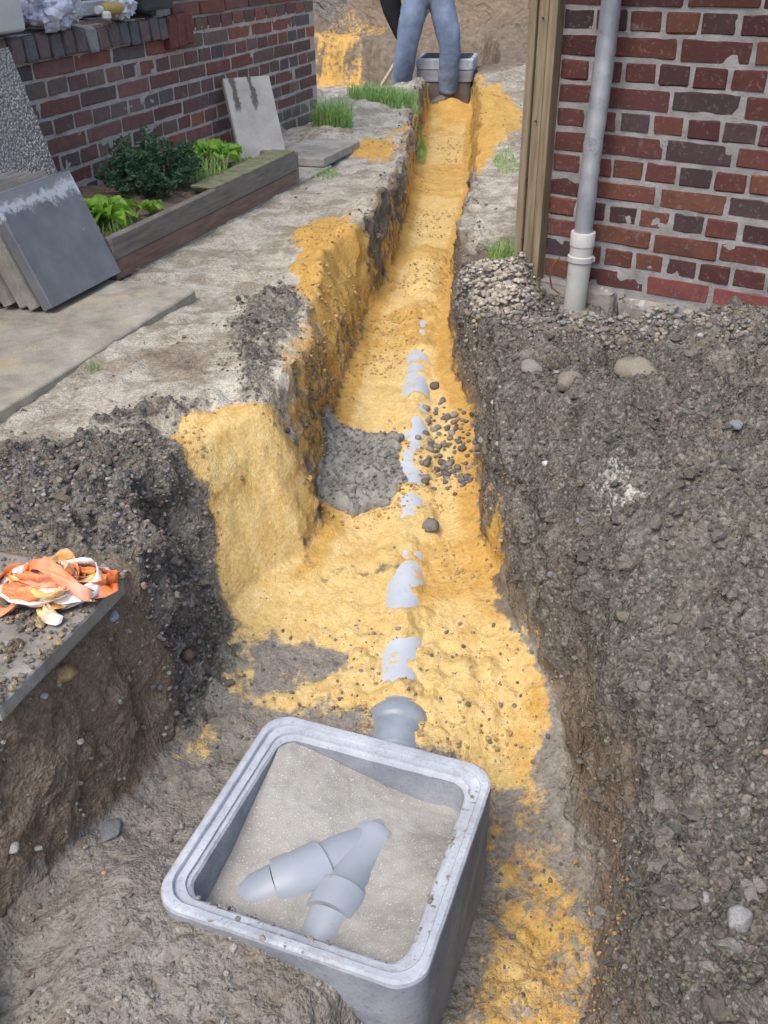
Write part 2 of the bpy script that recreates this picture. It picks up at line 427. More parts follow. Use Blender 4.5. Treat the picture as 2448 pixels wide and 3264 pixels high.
# ---------------------------------------------------------------- ground sheet
POLY = dict(
    slump=[(-0.355, 3.953), (-0.254, 4.294), (-0.083, 4.163), (0.01, 4.432), (0.067, 4.734), (0.042, 4.54), (-0.043, 4.025), (-0.045, 3.922), (-0.082, 3.601), (-0.113, 3.297), (-0.192, 2.911), (-0.213, 3.063), (-0.265, 3.161), (-0.312, 3.38)],
    front=[(-0.543, 2.175), (-0.433, 2.306), (-0.321, 2.309), (-0.235, 2.297), (-0.202, 2.375), (-0.203, 2.298), (-0.207, 2.192), (-0.209, 2.092), (-0.234, 1.992), (-0.321, 1.876), (-0.386, 1.891), (-0.426, 1.969), (-0.457, 2.031), (-0.457, 2.072), (-0.51, 2.086)],
    pit=[(-0.391, 1.877), (-0.236, 2.023), (0.252, 2.102), (0.314, 1.771), (0.355, 1.62), (0.357, 1.434), (0.261, 1.45), (0.17, 1.484), (0.066, 1.507), (-0.037, 1.57), (-0.165, 1.572), (-0.251, 1.595), (-0.213, 1.665), (-0.082, 1.707), (-0.107, 1.784), (-0.268, 1.8)],
    blot1=[(-0.479, 1.459), (-0.435, 1.559), (-0.372, 1.547), (-0.366, 1.428), (-0.426, 1.373), (-0.473, 1.374)],
    blot2=[(0.22, 1.317), (0.306, 1.377), (0.414, 1.29), (0.402, 1.136), (0.356, 0.945), (0.126, 0.915), (0.173, 1.137)],
    rback=[(0.803, 7.911), (0.949, 8.1), (0.963, 7.429), (1.005, 6.97), (0.855, 6.074), (0.703, 5.865), (0.598, 5.47), (0.468, 4.88), (0.639, 6.92), (0.755, 8.08)],
    lback=[(0.063, 6.399), (0.182, 6.371), (0.299, 7.418), (0.232, 6.054), (0.125, 5.237), (0.105, 5.482)],
    lback2=[(-0.217, 5.829), (-0.054, 6.062), (0.087, 6.024), (0.132, 5.543), (-0.051, 5.559)],
    dark_l=[(-0.947, 2.036), (-0.775, 2.161), (-0.596, 2.167), (-0.499, 2.091), (-0.457, 2.031), (-0.415, 1.9), (-0.357, 1.777), (-0.383, 1.629), (-0.474, 1.509), (-0.555, 1.608), (-0.587, 1.64), (-0.799, 1.606)],
    gravel_l=[(-0.503, 3.25), (-0.386, 3.431), (-0.267, 3.204), (-0.213, 3.063), (-0.187, 2.8), (-0.196, 2.662), (-0.284, 2.324), (-0.397, 2.313), (-0.471, 2.768)],
    dark_l2=[(-0.683, 2.295), (-0.507, 2.303), (-0.45, 2.335), (-0.477, 2.263), (-0.596, 2.167), (-0.758, 2.186)],
    clay_l=[(-0.683, 1.223), (-0.556, 1.59), (-0.49, 1.55), (-0.474, 1.534), (-0.49, 1.412), (-0.61, 1.189), (-0.678, 1.095)],
    brown_l=[(-0.818, 2.702), (-0.601, 2.853), (-0.461, 2.69), (-0.424, 2.43), (-0.498, 2.326), (-0.77, 2.557)],
    gravel_r=[(0.308, 3.442), (0.427, 3.586), (0.512, 3.295), (0.571, 3.239), (0.723, 2.938), (1.05, 2.404), (1.01, 2.312), (0.653, 2.615), (0.458, 2.676), (0.327, 2.909), (0.288, 3.184)],
    pale_r=[(0.603, 6.087), (0.868, 5.957), (0.611, 4.018), (0.326, 3.668), (0.368, 4.199)],
    whitish=[(0.514, 1.829), (0.584, 1.751), (0.588, 1.681), (0.514, 1.72)],
    greyr=[(0.144, 0.923), (0.219, 1.444), (0.352, 1.435), (0.408, 1.374), (0.447, 1.267), (0.428, 1.006), (0.388, 0.804)],
    back_face=[(-2.2, 11.55), (-.2, 11.5), (-.12, 12.02), (-2.2, 12.1)],
    back_spill=[(-.9, 8.85), (-.05, 9.0), (.1, 9.5), (-.7, 9.6)],
    back_top=[(-.7, 12.05), (.5, 12.0), (.4, 12.45), (-.6, 12.5)],
    pit_wide=[(-.40, 1.95), (-.22, 2.1), (.26, 2.1), (.36, 1.62), (.40, 1.3), (.40, 1.0), (.3, .85), (.20, 1.2), (.15, 1.50), (-.26, 1.56), (-.38, 1.62)],
    soil_patch=[(-.30, 1.62), (-.08, 1.66), (-.10, 1.78), (-.27, 1.80), (-.36, 1.72)],
)

def soft(x, y, poly, w=.03):
    return sstep(w, -w, sdist(x, y, poly))

def build_ground():
    ys = [-4, -2.5, -1.5, -.8, -.3, 0, .2, .35, .45]
    y = .52
    while y < 13.5:
        ys.append(y); y += .0034 * max(y, .7) ** 1.28
    while y < 60:
        ys.append(y); y *= 1.05
    ys = np.array(ys); NC = 780
    xd = np.concatenate([np.linspace(-40, -6, 40, endpoint=False), np.linspace(-6, 6, 1600), np.linspace(6, 40, 41)[1:]])
    X = np.zeros((len(ys), NC)); Y = np.repeat(ys[:, None], NC, 1)
    key = sorted(set(list(range(0, len(ys), 5)) + list(range(12)) + [len(ys) - 1]))
    for i in key:
        yy = ys[i]
        z = height(xd, np.full_like(xd, yy))
        dx = np.diff(xd); dz = np.diff(z)
        mid = (xd[1:] + xd[:-1]) / 2
        half = .42 * max(yy, .5) + .45
        w = np.where(np.abs(mid) < half, 1.0, .10 / (1 + (np.abs(mid) - half) * 2.0))
        L = np.concatenate([[0], np.cumsum(np.sqrt(dx * dx + (.8 * dz) ** 2) * w)])
        X[i] = np.interp(np.linspace(0, L[-1], NC), L, xd)
    for a_, b_ in zip(key, key[1:]):
        for i in range(a_ + 1, b_):
            f = (ys[i] - ys[a_]) / (ys[b_] - ys[a_]); X[i] = X[a_] * (1 - f) + X[b_] * f
    # neighbouring rows slide gradually
    for _ in range(3):
        X[1:-1] = (X[:-2] + 2 * X[1:-1] + X[2:]) / 4
    x, y = X.ravel(), Y.ravel()
    z = height(x, y)
    d = np.minimum(sdist(x, y, TRENCH), sdist(x, y, BACKPIT))
    n1 = fbm2(x, y, .16, 4, 201); n2 = fbm2(x, y, .05, 3, 301)
    xw, yw = x + .06 * n1 + .03 * n2, y + .06 * fbm2(x, y, .16, 4, 211) - .03 * n2
    P = POLY
    # --- masks
    sand = soft(x, y, TRENCH, .05) * sstep(1.95, 2.15, y) * sstep(9.6, 9.2, y)
    for k in ('back_face', 'back_spill'):
        sand = np.maximum(sand, .68 * soft(x + .25 * n1, y + .3 * n1, P[k], .12))
    sand = np.maximum(sand, .42 * soft(x + .3 * n1, y + .3 * n1, P['back_top'], .2))
    sand = np.maximum(sand, .55 * soft(xw, yw, P['blot1'], .08))
    for k in ('slump', 'front', 'pit', 'rback', 'lback', 'lback2'):
        sand = np.maximum(sand, soft(xw, yw, P[k], .03 + .012 * np.clip(y - 3, 0, 6)))
    sand = np.maximum(sand, .58 * soft(xw, yw, P['blot2'], .06))
    sand = np.maximum(sand, .60 * soft(xw, yw, P['pit_wide'], .06) * (.62 + .38 * sstep(1.4, 1.6, y)))
    sand = sand * (1 - .5 * soft(xw, yw, P['soil_patch'], .05))
    sand = np.maximum(sand, .62 * sstep(.14, .06, d) * (x > .4) * sstep(4.8, 5.6, y) * sstep(9, 8.4, y))
    sand = np.maximum(sand, .5 * sstep(.16, .05, d) * (d > 0) * (x < .4) * sstep(4.6, 5.2, y) * sstep(7.2, 6.6, y) * sstep(-.1, .1, n1))
    # bare earth shows on the steep cut faces
    k = (d > .015) & (d < .12)
    sand = np.where(k & (y > 3.9) & (x < .45 + .06 * (y - 4)), sand * (.35 + .5 * sstep(-.05, .15, n1)), sand)
    right = sstep(-.005, .03, d) * (x > .1)
    dark = right * sstep(3.75, 3.45, y)
    for kk, kw in (('dark_l', 1), ('dark_l2', .8), ('gravel_l', .62)):
        dark = np.maximum(dark, kw * soft(xw, yw, P[kk], .05))
    dark = np.maximum(dark, .45 * sstep(.0, .02, d) * sstep(.15, .08, d) * (x < .5) * (y > 2.3) * (y < 9) * sstep(-.1, .15, n2 + n1))
    pale = sstep(.02, .1, d) * (x < .2 + .05 * (y - 4)) * sstep(2.0, 2.25, y) * sstep(9, 8, y)
    pale = np.maximum(pale, .8 * soft(xw, yw, P['pale_r'], .1))
    pale = np.maximum(pale, .55 * right * sstep(3.6, 4.2, y) * sstep(9.5, 8.5, y))
    pale = pale * (1 - .5 * soft(xw, yw, P['brown_l'], .14))
    wl = sstep(.15, .09, d) * (d > 0) * (x < .1) * sstep(2.25, 2.4, y) * sstep(4.2, 3.8, y)
    dark = dark * (1 - .85 * wl)
    sand = np.maximum(sand, .52 * wl)
    bk = fbm2(x, y, 1.1, 4, 777)
    clay = np.maximum(soft(xw, yw, P['clay_l'], .03), sstep(11.5, 12.5, y))
    dark = np.maximum(dark, .9 * sstep(11.8, 12.3, y) * sstep(-.05, .15, bk))
    pale = np.maximum(pale, .7 * sstep(11.8, 12.3, y) * sstep(-.1, -.3, bk))
    clay = np.maximum(clay, soft(xw, yw, P['brown_l'], .12) * .5)
    clay = np.maximum(clay, .7 * sstep(.0, .03, d) * sstep(1.0, .8, y) * (x < 0))
    face_r = sstep(.0, .01, d) * sstep(.052, .035, d) * (x > .3) * (x < .6) * sstep(1.75, 1.5, y)
    face_l = sstep(.0, .01, d) * sstep(.14, .10, d) * (x < -.35) * sstep(1.62, 1.5, y)
    clay = np.maximum(clay, np.maximum(0.6 * face_r, face_l))
    grey = sstep(.03, -.02, d) * sstep(1.95, 1.75, y)
    white = soft(xw, yw, P['whitish'], .11) * .9
    dark = dark * (1 - clay * .9 * (y < 11))
    loose = .85 * sstep(-.10, -.03, d) * (y > 2.0) + .45 * sstep(-.07, -.02, d) * (y <= 2.0)
    for k in ('slump', 'rback', 'lback', 'lback2', 'back_face', 'back_spill', 'back_top'):
        loose = np.maximum(loose, .9 * soft(xw, yw, P[k], .06))
    loose = np.maximum(loose * (1 - .7 * soft(xw, yw, P['front'], .06)), .22 * soft(xw, yw, P['front'], .06))
    loose = np.maximum(loose, np.exp(-(((x - .62) / .25) ** 2 + ((y - 8.55) / .55) ** 2)))
    loose = np.maximum(loose, .6 * sstep(.02, .2, fbm2(x, y, .5, 3, 671)))
    # --- relief on top of the coarse shape
    soil = np.clip(dark + clay * .8 + grey * .45, 0, 1)
    far = 1 + .35 * np.clip(y - 4, 0, 8) / 4
    cell = np.abs(fbm2(x, y, .085, 4, 401, .55))
    lum = .014 * n1 + .010 * n2 + .060 * cell * soil + .07 * np.abs(fbm2(x, y, .26, 3, 431)) * dark * (x > 0)
    lum = lum * (.35 + .9 * soil + .35 * sand + .55 * pale)
    lum = lum + pale * .03 * fbm2(x, y, .30, 3, 733) * sstep(2.2, 3, y) + .022 * sand * loose * np.abs(fbm2(x, y, .16, 3, 741)) * sstep(2.2, 3.2, y)
    wd = -(x - .604) * .575 - (y - 3.4) * .818
    near_wall = sstep(.34, .06, wd) * sstep(.50, .62, x) * sstep(1.2, 1.6, y) * sstep(3.75, 3.45, y)
    lum = lum * (1 - .75 * near_wall) - .045 * near_wall
    z2 = z + lum * far
    crumbs = fbm2(x, y, .018, 2, 501)
    z2 = z2 + .0065 * crumbs * (.25 + soil)
    # foot prints and tool marks in the sand
    z2 = z2 + sand * .010 * np.abs(fbm2(x, y * .5, .12, 3, 601))
    # displace sideways on the steep faces
    gx = np.gradient(z.reshape(X.shape), axis=1) / np.maximum(np.gradient(X, axis=1), 1e-5)
    steep = np.clip(np.abs(gx).ravel() / 3, 0, 1)
    sgn = np.sign(gx).ravel()
    nz3 = noise3(x / .07, y / .07, z / .07, 71) + .6 * noise3(x / .03, y / .03, z / .03, 72) + .35 * noise3(x / .013, y / .013, z / .013, 73)
    x2 = x - sgn * steep * nz3 * .046 * (1 - .5 * clay) * (1 - .65 * sand)
    keep = (y < 13.5)
    V = np.stack([np.where(keep, x2, x), y, np.where(keep, z2, z)], 1)
    nr = len(ys)
    idx = np.arange(nr * NC).reshape(nr, NC)
    F = np.stack([idx[:-1, :-1], idx[:-1, 1:], idx[1:, 1:], idx[1:, :-1]], -1).reshape(-1, 4)
    me = quick_mesh('ground', V, F, MAT['ground'], True)
    for nm, ch in (('za', (sand, dark, pale)), ('zb', (clay, grey, white)), ('zc', (loose, loose, loose))):
        at = me.attributes.new(nm, 'FLOAT_COLOR', 'POINT')
        c4 = np.ones((len(V), 4), np.float32)
        for i, c in enumerate(ch): c4[:, i] = np.clip(c, 0, 1)
        at.data.foreach_set('color', c4.ravel())
    o = link(bpy.data.objects.new('ground', me))
    tag(o, kind='structure')
    masks = dict(sand=sand, dark=dark, pale=pale, clay=clay, grey=grey)
    return o, V, masks, d, (nr, NC)

ground, GV, GM, GD, (GNR, GNC) = build_ground()
gx_, gy_ = GV[:, 0], GV[:, 1]

def surf(x, y):
    """height of the finished ground near x, y"""
    i = np.argmin((gx_ - x) ** 2 + (gy_ - y) ** 2)
    return float(GV[i, 2])

# ---------------------------------------------------------------- loose stones and clods
def ico(sub):
    bm = bmesh.new(); bmesh.ops.create_icosphere(bm, subdivisions=sub, radius=1.0)
    V = np.array([v.co[:] for v in bm.verts]); F = np.array([[v.index for v in f.verts] for f in bm.faces]); bm.free()
    return V, F
ICO1, ICO2, ICO3 = ico(1), ico(2), ico(3)

def scatter(name, P, size, cols, mat, base=ICO1, flat=(.5, .9), rough=.28, sink=.25, smooth=None):
    """one mesh of many separate rough pebbles"""
    bv, bf = base; n = len(P); m = len(bv)
    V = np.repeat(bv[None], n, 0)
    V = V * (1 + rough * (rng.random((n, m, 1)) - .5) * 2)
    sc = np.stack([rng.uniform(.8, 1.25, n), rng.uniform(.65, 1.05, n), rng.uniform(flat[0], flat[1], n)], 1)
    V = V * sc[:, None, :]
    a = rng.uniform(0, 2 * np.pi, n); tl = rng.normal(0, .35, n)
    ct, st = np.cos(tl)[:, None], np.sin(tl)[:, None]
    y1 = V[:, :, 1] * ct - V[:, :, 2] * st; z1 = V[:, :, 1] * st + V[:, :, 2] * ct
    ca, sa = np.cos(a)[:, None], np.sin(a)[:, None]
    x1 = V[:, :, 0] * ca - y1 * sa; y2 = V[:, :, 0] * sa + y1 * ca
    V = np.stack([x1, y2, z1], 2) * size[:, None, None]
    V[:, :, 2] += (size * (sc[:, 2] - sink * 2))[:, None] * .6
    V = V + P[:, None, :]
    F = (bf[None] + (np.arange(n) * m)[:, None, None]).reshape(-1, 3)
    C = np.repeat(cols[:, None, :], m, 1).reshape(-1, 3)
    me = quick_mesh(name, V.reshape(-1, 3), F, mat, (base is not ICO1) if smooth is None else smooth, C)
    return link(bpy.data.objects.new(name, me))

def pick(weight, n):
    w = np.clip(weight, 0, None); w = w * ((gy_ > .5) & (gy_ < 13) & (np.abs(gx_) < .5 * gy_ + .7))
    c = np.cumsum(w); i = np.searchsorted(c, rng.random(n) * c[-1])
    i = np.clip(i, 0, len(gx_) - 1)
    p = GV[i].copy(); p[:, :2] += rng.normal(0, .004, (n, 2))
    return p, i

def palette(n, cs, jitter=.25):
    cs = np.array(cs); c = cs[rng.integers(0, len(cs), n)]
    return np.clip(c * (1 + jitter * (rng.random((n, 1)) - .5) * 2) + rng.normal(0, .008, (n, 3)), .01, .9)

gravel_n = sstep(-.12, .2, fbm2(gx_, gy_, .5, 3, 811))
soilw = GM['dark'] * (1 - np.clip(GM['sand'], 0, 1))
SOILC = [(.10, .09, .078), (.15, .137, .118), (.07, .064, .056), (.20, .183, .158)]
p, i = pick(soilw, 36000)
tag(scatter('soil_crumbs', p, .0016 + .0040 * rng.random(len(p)) ** 3 + .0010 * np.clip(p[:, 1] - 1.5, 0, 4), palette(len(p), SOILC), MAT['clod'], ICO1, (.6, 1.0), .42),
    'dark crumbly soil strewn over both banks', 'soil', kind='stuff')
p, i = pick(soilw, 3000)
tag(scatter('soil_clods', p, .0035 + .014 * rng.random(len(p)) ** 4, palette(len(p), SOILC), MAT['clod'], ICO2, (.5, .9), .36, smooth=False),
    'larger soil clods among the dark soil', 'soil', kind='stuff')
PEB = [(.30, .27, .24), (.42, .40, .37), (.20, .20, .215), (.36, .28, .20), (.26, .17, .13), (.16, .165, .18), (.40, .33, .24), (.24, .24, .25), (.22, .19, .16)]
p, i = pick(soilw * gravel_n, 1700)
tag(scatter('mixed_pebbles', p, .0022 + .0055 * rng.random(len(p)) ** 4, palette(len(p), PEB), MAT['stone'], ICO2, (.5, .85), .12, .22),
    'mixed small pebbles lying in the dark soil', 'gravel', kind='stuff')
gr = soft(gx_, gy_, POLY['gravel_r'], .06) * (1 - GM['sand']) * (GD > .01)
p, i = pick(gr, 3600)
tag(scatter('wall_gravel', p, .0045 + .0075 * rng.random(len(p)) ** 2.5, palette(len(p), [(.36, .335, .30), (.28, .235, .19), (.24, .235, .25), (.20, .145, .13), (.46, .45, .42), (.17, .165, .18), (.32, .26, .19), (.22, .19, .17)]), MAT['stone'], ICO2, (.5, .8), .09, .1),
    'washed round gravel along the foot of the brick wall and post', 'gravel', kind='stuff')
pw = soft(gx_, gy_, [(.33, 2.95), (.46, 2.95), (.50, 3.4), (.40, 3.6), (.33, 3.4)], .04)
p, i = pick(pw * (GD > .01), 900)
tag(scatter('cream_gravel', p, .006 + .006 * rng.random(len(p)), palette(len(p), [(.62, .54, .42), (.56, .47, .35), (.66, .62, .53), (.45, .40, .34)], .15), MAT['stone'], ICO2, (.45, .75), .08, .1),
    'cream rounded gravel patch at the trench edge below the post', 'gravel', kind='stuff')
gl = soft(gx_, gy_, POLY['dark_l'], .08) * (gx_ < -.42) + .25 * soft(gx_, gy_, POLY['gravel_l'], .05)
p, i = pick(gl, 1500)
tag(scatter('left_gravel', p, .0024 + .0065 * rng.random(len(p)) ** 3.5, palette(len(p), PEB), MAT['stone'], ICO2, (.5, .85), .1, .15),
    'brown and grey gravel spread by the orange tape', 'gravel', kind='stuff')
SANDC = [(.60, .38, .12), (.55, .32, .09), (.66, .46, .18)]
p, i = pick(GM['sand'] * sstep(-.1, .15, fbm2(gx_, gy_, .3, 3, 911)), 4500)
tag(scatter('sand_crumbs', p, .0018 + .006 * rng.random(len(p)) ** 4 + .0005 * np.clip(p[:, 1] - 1.5, 0, 5), palette(len(p), SANDC, .12), MAT['clod'], ICO1, (.6, 1.0), .3),
    'small crumbs of damp yellow sand in the trench', 'sand', kind='stuff')
gm = np.clip(GM['grey'] + GM['clay'] * .7 + .05 * GM['sand'] * (gy_ < 2.2) + .22 * GM['pale'] * sstep(0, .2, fbm2(gx_, gy_, .4, 3, 444)), 0, 1) * (gy_ < 9)
p, i = pick(gm, 9000)
tag(scatter('pit_grit', p, .0015 + .0055 * rng.random(len(p)) ** 4 + .0008 * np.clip(p[:, 1] - 1.5, 0, 5), palette(len(p), [(.22, .20, .17), (.30, .28, .25), (.15, .13, .11), (.2, .15, .1), (.4, .38, .34)]), MAT['clod'], ICO1, (.6, .95), .3),
    'grit and earth crumbs on the pit floor', 'grit', kind='stuff')
ts = soft(gx_, gy_, [(.12, 2.42), (.27, 2.42), (.29, 2.85), (.18, 2.92), (.14, 2.75)], .05)
p, i = pick(ts, 190)
tag(scatter('trench_stones', p, .005 + .010 * rng.random(len(p)) ** 2, palette(len(p), [(.14, .135, .14), (.2, .18, .17), (.24, .23, .23), (.12, .1, .09), (.3, .27, .24)]), MAT['stone'], ICO2, (.55, .85), .14, .1),
    'dark stones fallen onto the sand beside the pipe', 'gravel', kind='stuff')

# ---------------------------------------------------------------- more materials
def brick_material(name):
    t = NT(name)
    base = t.objcol()
    v = t.noise(22, 6, .65)
    c = t.mix(t.ramp(v, [(.35, (0, 0, 0)), (.7, (.7, .7, .7))]), base, t.mix(.55, base, (.05, .035, .035)))
    c = t.mix(t.ramp(t.noise(60, 5, .7), [(.56, (0, 0, 0)), (.68, (.6, .6, .6))]), c, t.mix(.5, base, (.34, .27, .235)))
    c = t.mix(t.ramp(t.noise(9, 5, .7), [(.60, (0, 0, 0)), (.75, (.35, .35, .35))]), c, (.35, .32, .30))
    h = t.math('MULTIPLY_ADD', t.noise(90, 5, .7), .6, t.math('MULTIPLY', t.noise(420, 2), .25))
    return t.done(c, .88, t.bump(h, .6, .006), .2)
MAT['brick'] = brick_material('brick')
MAT['mortar'] = simple('lime_mortar', (.22, .212, .205), (.40, .39, .385), 14, 6, .95, .8, .006, 120, .1, speck=((.22, .2, .18), 300, .62))
MAT['mortar_d'] = simple('old_mortar', (.34, .30, .265), (.56, .51, .465), 14, 6, .95, .8, .006, 120, .1, speck=((.2, .18, .165), 300, .62))

def concrete_material(name, c1, c2, c3, stain=.55):
    t = NT(name)
    c = t.ramp(t.noise(7, 6, .65), [(.3, c1), (.55, c2), (.75, c3)])
    c = t.mix(t.ramp(t.noise(160, 3, .6), [(.3, (.5, .5, .5)), (.45, (0, 0, 0))]), c, tuple(v * .6 for v in c1))
    c = t.mix(t.ramp(t.noise(3.3, 6, .75), [(stain, (0, 0, 0)), (stain + .12, (.7, .7, .7))]), c, tuple(v * .75 for v in c1))
    c = t.mix(t.ramp(t.noise(11, 6, .78), [(.55, (0, 0, 0)), (.66, (.5, .5, .5))]), c, (.27, .235, .185))
    pits = t.ramp(t.vor(140), [(.03, (0, 0, 0)), (.12, (1, 1, 1))])
    h = t.math('MULTIPLY_ADD', t.noise(60, 5, .7), .6, t.math('MULTIPLY', pits, .2))
    return t.done(c, .85, t.bump(h, .45, .005), .25)
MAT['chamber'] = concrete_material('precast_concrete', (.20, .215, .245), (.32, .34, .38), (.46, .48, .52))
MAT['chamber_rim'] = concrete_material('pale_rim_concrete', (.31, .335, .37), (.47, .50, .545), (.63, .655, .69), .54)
MAT['cement'] = simple('wet_cement', (.26, .245, .215), (.43, .415, .375), 7, 8, .8, .45, .005, 260, .3, speck=((.60, .58, .53), 330, .63))
MAT['rough_cement'] = simple('rough_mortar', (.20, .19, .168), (.36, .345, .315), 18, 6, .92, .9, .010, 70, .15)
MAT['slab'] = concrete_material('paving_slab', (.24, .22, .19), (.36, .34, .30), (.46, .44, .39), .5)
MAT['slab_dark'] = concrete_material('weathered_slab', (.20, .18, .155), (.30, .275, .24), (.42, .40, .36), .48)

def sandy_slab_material():
    t = NT('sandy_paving')
    c = t.ramp(t.noise(9, 6, .7), [(.3, (.25, .225, .18)), (.55, (.41, .375, .31)), (.75, (.53, .49, .41))])
    c = t.mix(t.ramp(t.noise(5, 6, .72), [(.50, (0, 0, 0)), (.64, (.75, .75, .75))]), c, (.50, .42, .27))
    c = t.mix(t.ramp(t.noise(4.1, 6, .72), [(.58, (0, 0, 0)), (.72, (.8, .8, .8))]), c, (.20, .175, .14))
    c = t.mix(t.ramp(t.noise(320, 2, .6), [(.35, (.6, .6, .6)), (.45, (0, 0, 0))]), c, (.16, .14, .12))
    return t.done(c, .93, t.bump(t.noise(150, 5, .7), .6, .005), .15)
MAT['sandy_slab'] = sandy_slab_material()

def grey_slab_material():
    t = NT('slate_grey_slab')
    c = t.ramp(t.noise(10, 6, .6), [(.3, (.135, .14, .155)), (.7, (.20, .205, .22))])
    tc = t.n.new('ShaderNodeTexCoord').outputs['Object']
    sp = t.n.new('ShaderNodeSeparateXYZ'); t.l.new(tc, sp.inputs[0])
    edge = t.math('MULTIPLY_ADD', sp.outputs['Z'], .92, t.math('MULTIPLY', t.noise(14, 6, .75), .16))
    band = t.ramp(edge, [(.355, (0, 0, 0)), (.372, (.75, .75, .75)), (.385, (.75, .75, .75)), (.405, (.1, .1, .1))])
    c = t.mix(band, c, (.62, .64, .68))
    c = t.mix(t.ramp(t.noise(26, 5, .7), [(.64, (0, 0, 0)), (.7, (.5, .5, .5))]), c, (.45, .45, .46))
    return t.done(c, .55, t.bump(t.noise(120, 5, .7), .25, .003), .35)
MAT['grey_slab'] = grey_slab_material()

def lean_slab_material():
    t = NT('stained_slab')
    c = t.ramp(t.noise(8, 6, .65), [(.3, (.36, .33, .29)), (.55, (.47, .45, .42)), (.75, (.56, .52, .46))])
    tc = t.n.new('ShaderNodeTexCoord').outputs['Object']
    sp = t.n.new('ShaderNodeSeparateXYZ'); t.l.new(tc, sp.inputs[0])
    wob = t.math('MULTIPLY', t.math('SUBTRACT', t.noise(16, 4, .6), .5), .06)
    for cy, z0, w in ((-.085, .245, .018), (.018, .255, .015)):
        dd = t.math('ABSOLUTE', t.math('ADD', t.math('SUBTRACT', sp.outputs['Y'], cy), wob))
        a = t.ramp(dd, [(w * .6, (1, 1, 1)), (w, (0, 0, 0))])
        b = t.ramp(t.math('ADD', sp.outputs['Z'], t.math('MULTIPLY', wob, 2.0)), [(z0, (0, 0, 0)), (z0 + .03, (.85, .85, .85))])
        c = t.mix(t.math('MULTIPLY', a, b), c, (.075, .07, .065))
    return t.done(c, .85, t.bump(t.noise(90, 5, .7), .4, .004), .2)
MAT['lean_slab'] = lean_slab_material()

def aggregate_material():
    t = NT('exposed_aggregate')
    n = t.n.new('ShaderNodeTexVoronoi'); t.l.new(t.pos, n.inputs['Vector']); n.inputs['Scale'].default_value = 105
    peb = t.ramp(t.math('FRACT', t.math('MULTIPLY', t.mix(1.0, n.outputs['Color'], n.outputs['Color']), 3.7)), [(.0, (.22, .20, .18)), (.35, (.36, .33, .28)), (.7, (.50, .47, .42)), (1, (.62, .60, .56))])
    c = t.mix(t.ramp(n.outputs['Distance'], [(.45, (0, 0, 0)), (.62, (1, 1, 1))]), peb, (.16, .155, .15))
    c = t.mix(t.ramp(t.noise(4, 4), [(.45, (.5, .5, .5)), (.6, (0, 0, 0))]), c, (.22, .225, .225))
    h = t.math('SUBTRACT', 1.0, n.outputs['Distance'])
    return t.done(c, .75, t.bump(h, 1.0, .006), .3)
MAT['aggregate'] = aggregate_material()
MAT['wood'] = simple('treated_wood', (.16, .122, .075), (.32, .26, .175), 9, 6, .75, .5, .004, 30, .25, stretch=(9, 9, .55))
MAT['board'] = simple('weathered_board', (.13, .115, .10), (.24, .215, .185), 7, 6, .85, .5, .004, 40, .2, stretch=(2, 1, 9))
MAT['board_red'] = simple('reddish_board', (.15, .095, .075), (.26, .175, .14), 7, 6, .85, .5, .004, 40, .2, stretch=(2, 1, 9))
MAT['board_top'] = simple('mossy_board', (.13, .14, .07), (.26, .26, .17), 18, 6, .9, .6, .004, 80, .1)

def zinc_material():
    t = NT('zinc')
    c = t.ramp(t.noise(6, 6, .65, stretch=(1, 1, .5)), [(.3, (.20, .22, .25)), (.5, (.33, .355, .39)), (.7, (.48, .50, .53))])
    c = t.mix(t.ramp(t.noise(14, 5, .7), [(.58, (0, 0, 0)), (.68, (.6, .6, .6))]), c, (.17, .18, .20))
    return t.done(c, .5, t.bump(t.noise(30, 4, .6), .25, .004), .5, .45)
MAT['zinc'] = zinc_material()
MAT['pvc_cream'] = simple('cream_pvc', (.40, .40, .375), (.54, .54, .51), 6, 6, .5, .1, .002, 40, .4, speck=((.35, .33, .28), 30, .66))
MAT['pvc_grey'] = simple('grey_pvc', (.29, .325, .375), (.36, .395, .44), 9, 4, .42, .12, .002, 90, .45, speck=((.36, .32, .26), 75, .71))

def pvc_sandy():
    t = NT('sandy_grey_pvc')
    c = t.ramp(t.noise(9, 4), [(.3, (.42, .47, .53)), (.7, (.53, .575, .63))])
    c = t.mix(t.ramp(t.noise(26, 5, .7), [(.57, (0, 0, 0)), (.62, (.9, .9, .9))]), c, (.60, .40, .15))
    c = t.mix(t.ramp(t.noise(70, 4, .7), [(.62, (0, 0, 0)), (.68, (.7, .7, .7))]), c, (.5, .36, .17))
    return t.done(c, .45, t.bump(t.noise(80, 4), .2, .003), .4)
MAT['pvc_sandy'] = pvc_sandy()
MAT['iron'] = simple('cast_iron', (.045, .047, .05), (.09, .092, .098), 20, 5, .6, .3, .003, 80, .4, .3)

def leaf_material(name, c1, c2):
    t = NT(name)
    c = t.ramp(t.noise(35, 4), [(.3, c1), (.7, c2)])
    c = t.mix(t.math('MULTIPLY', t.attr('col'), 1.0), c, t.attr('col'), 'MULTIPLY') if False else c
    t.b.inputs['Subsurface Weight'].default_value = .0
    m = t.done(c, .5, None, .35)
    tr = t.n.new('ShaderNodeBsdfTranslucent'); t.l.new(c, tr.inputs[0])
    mx = t.n.new('ShaderNodeMixShader'); mx.inputs[0].default_value = .35
    t.l.new(t.b.outputs[0], mx.inputs[1]); t.l.new(tr.outputs[0], mx.inputs[2])
    t.l.new(mx.outputs[0], t.n['Material Output'].inputs[0])
    return m
MAT['leaf_light'] = leaf_material('light_leaf', (.13, .30, .03), (.30, .52, .07))
MAT['leaf_dark'] = leaf_material('dark_leaf', (.035, .085, .045), (.075, .15, .075))
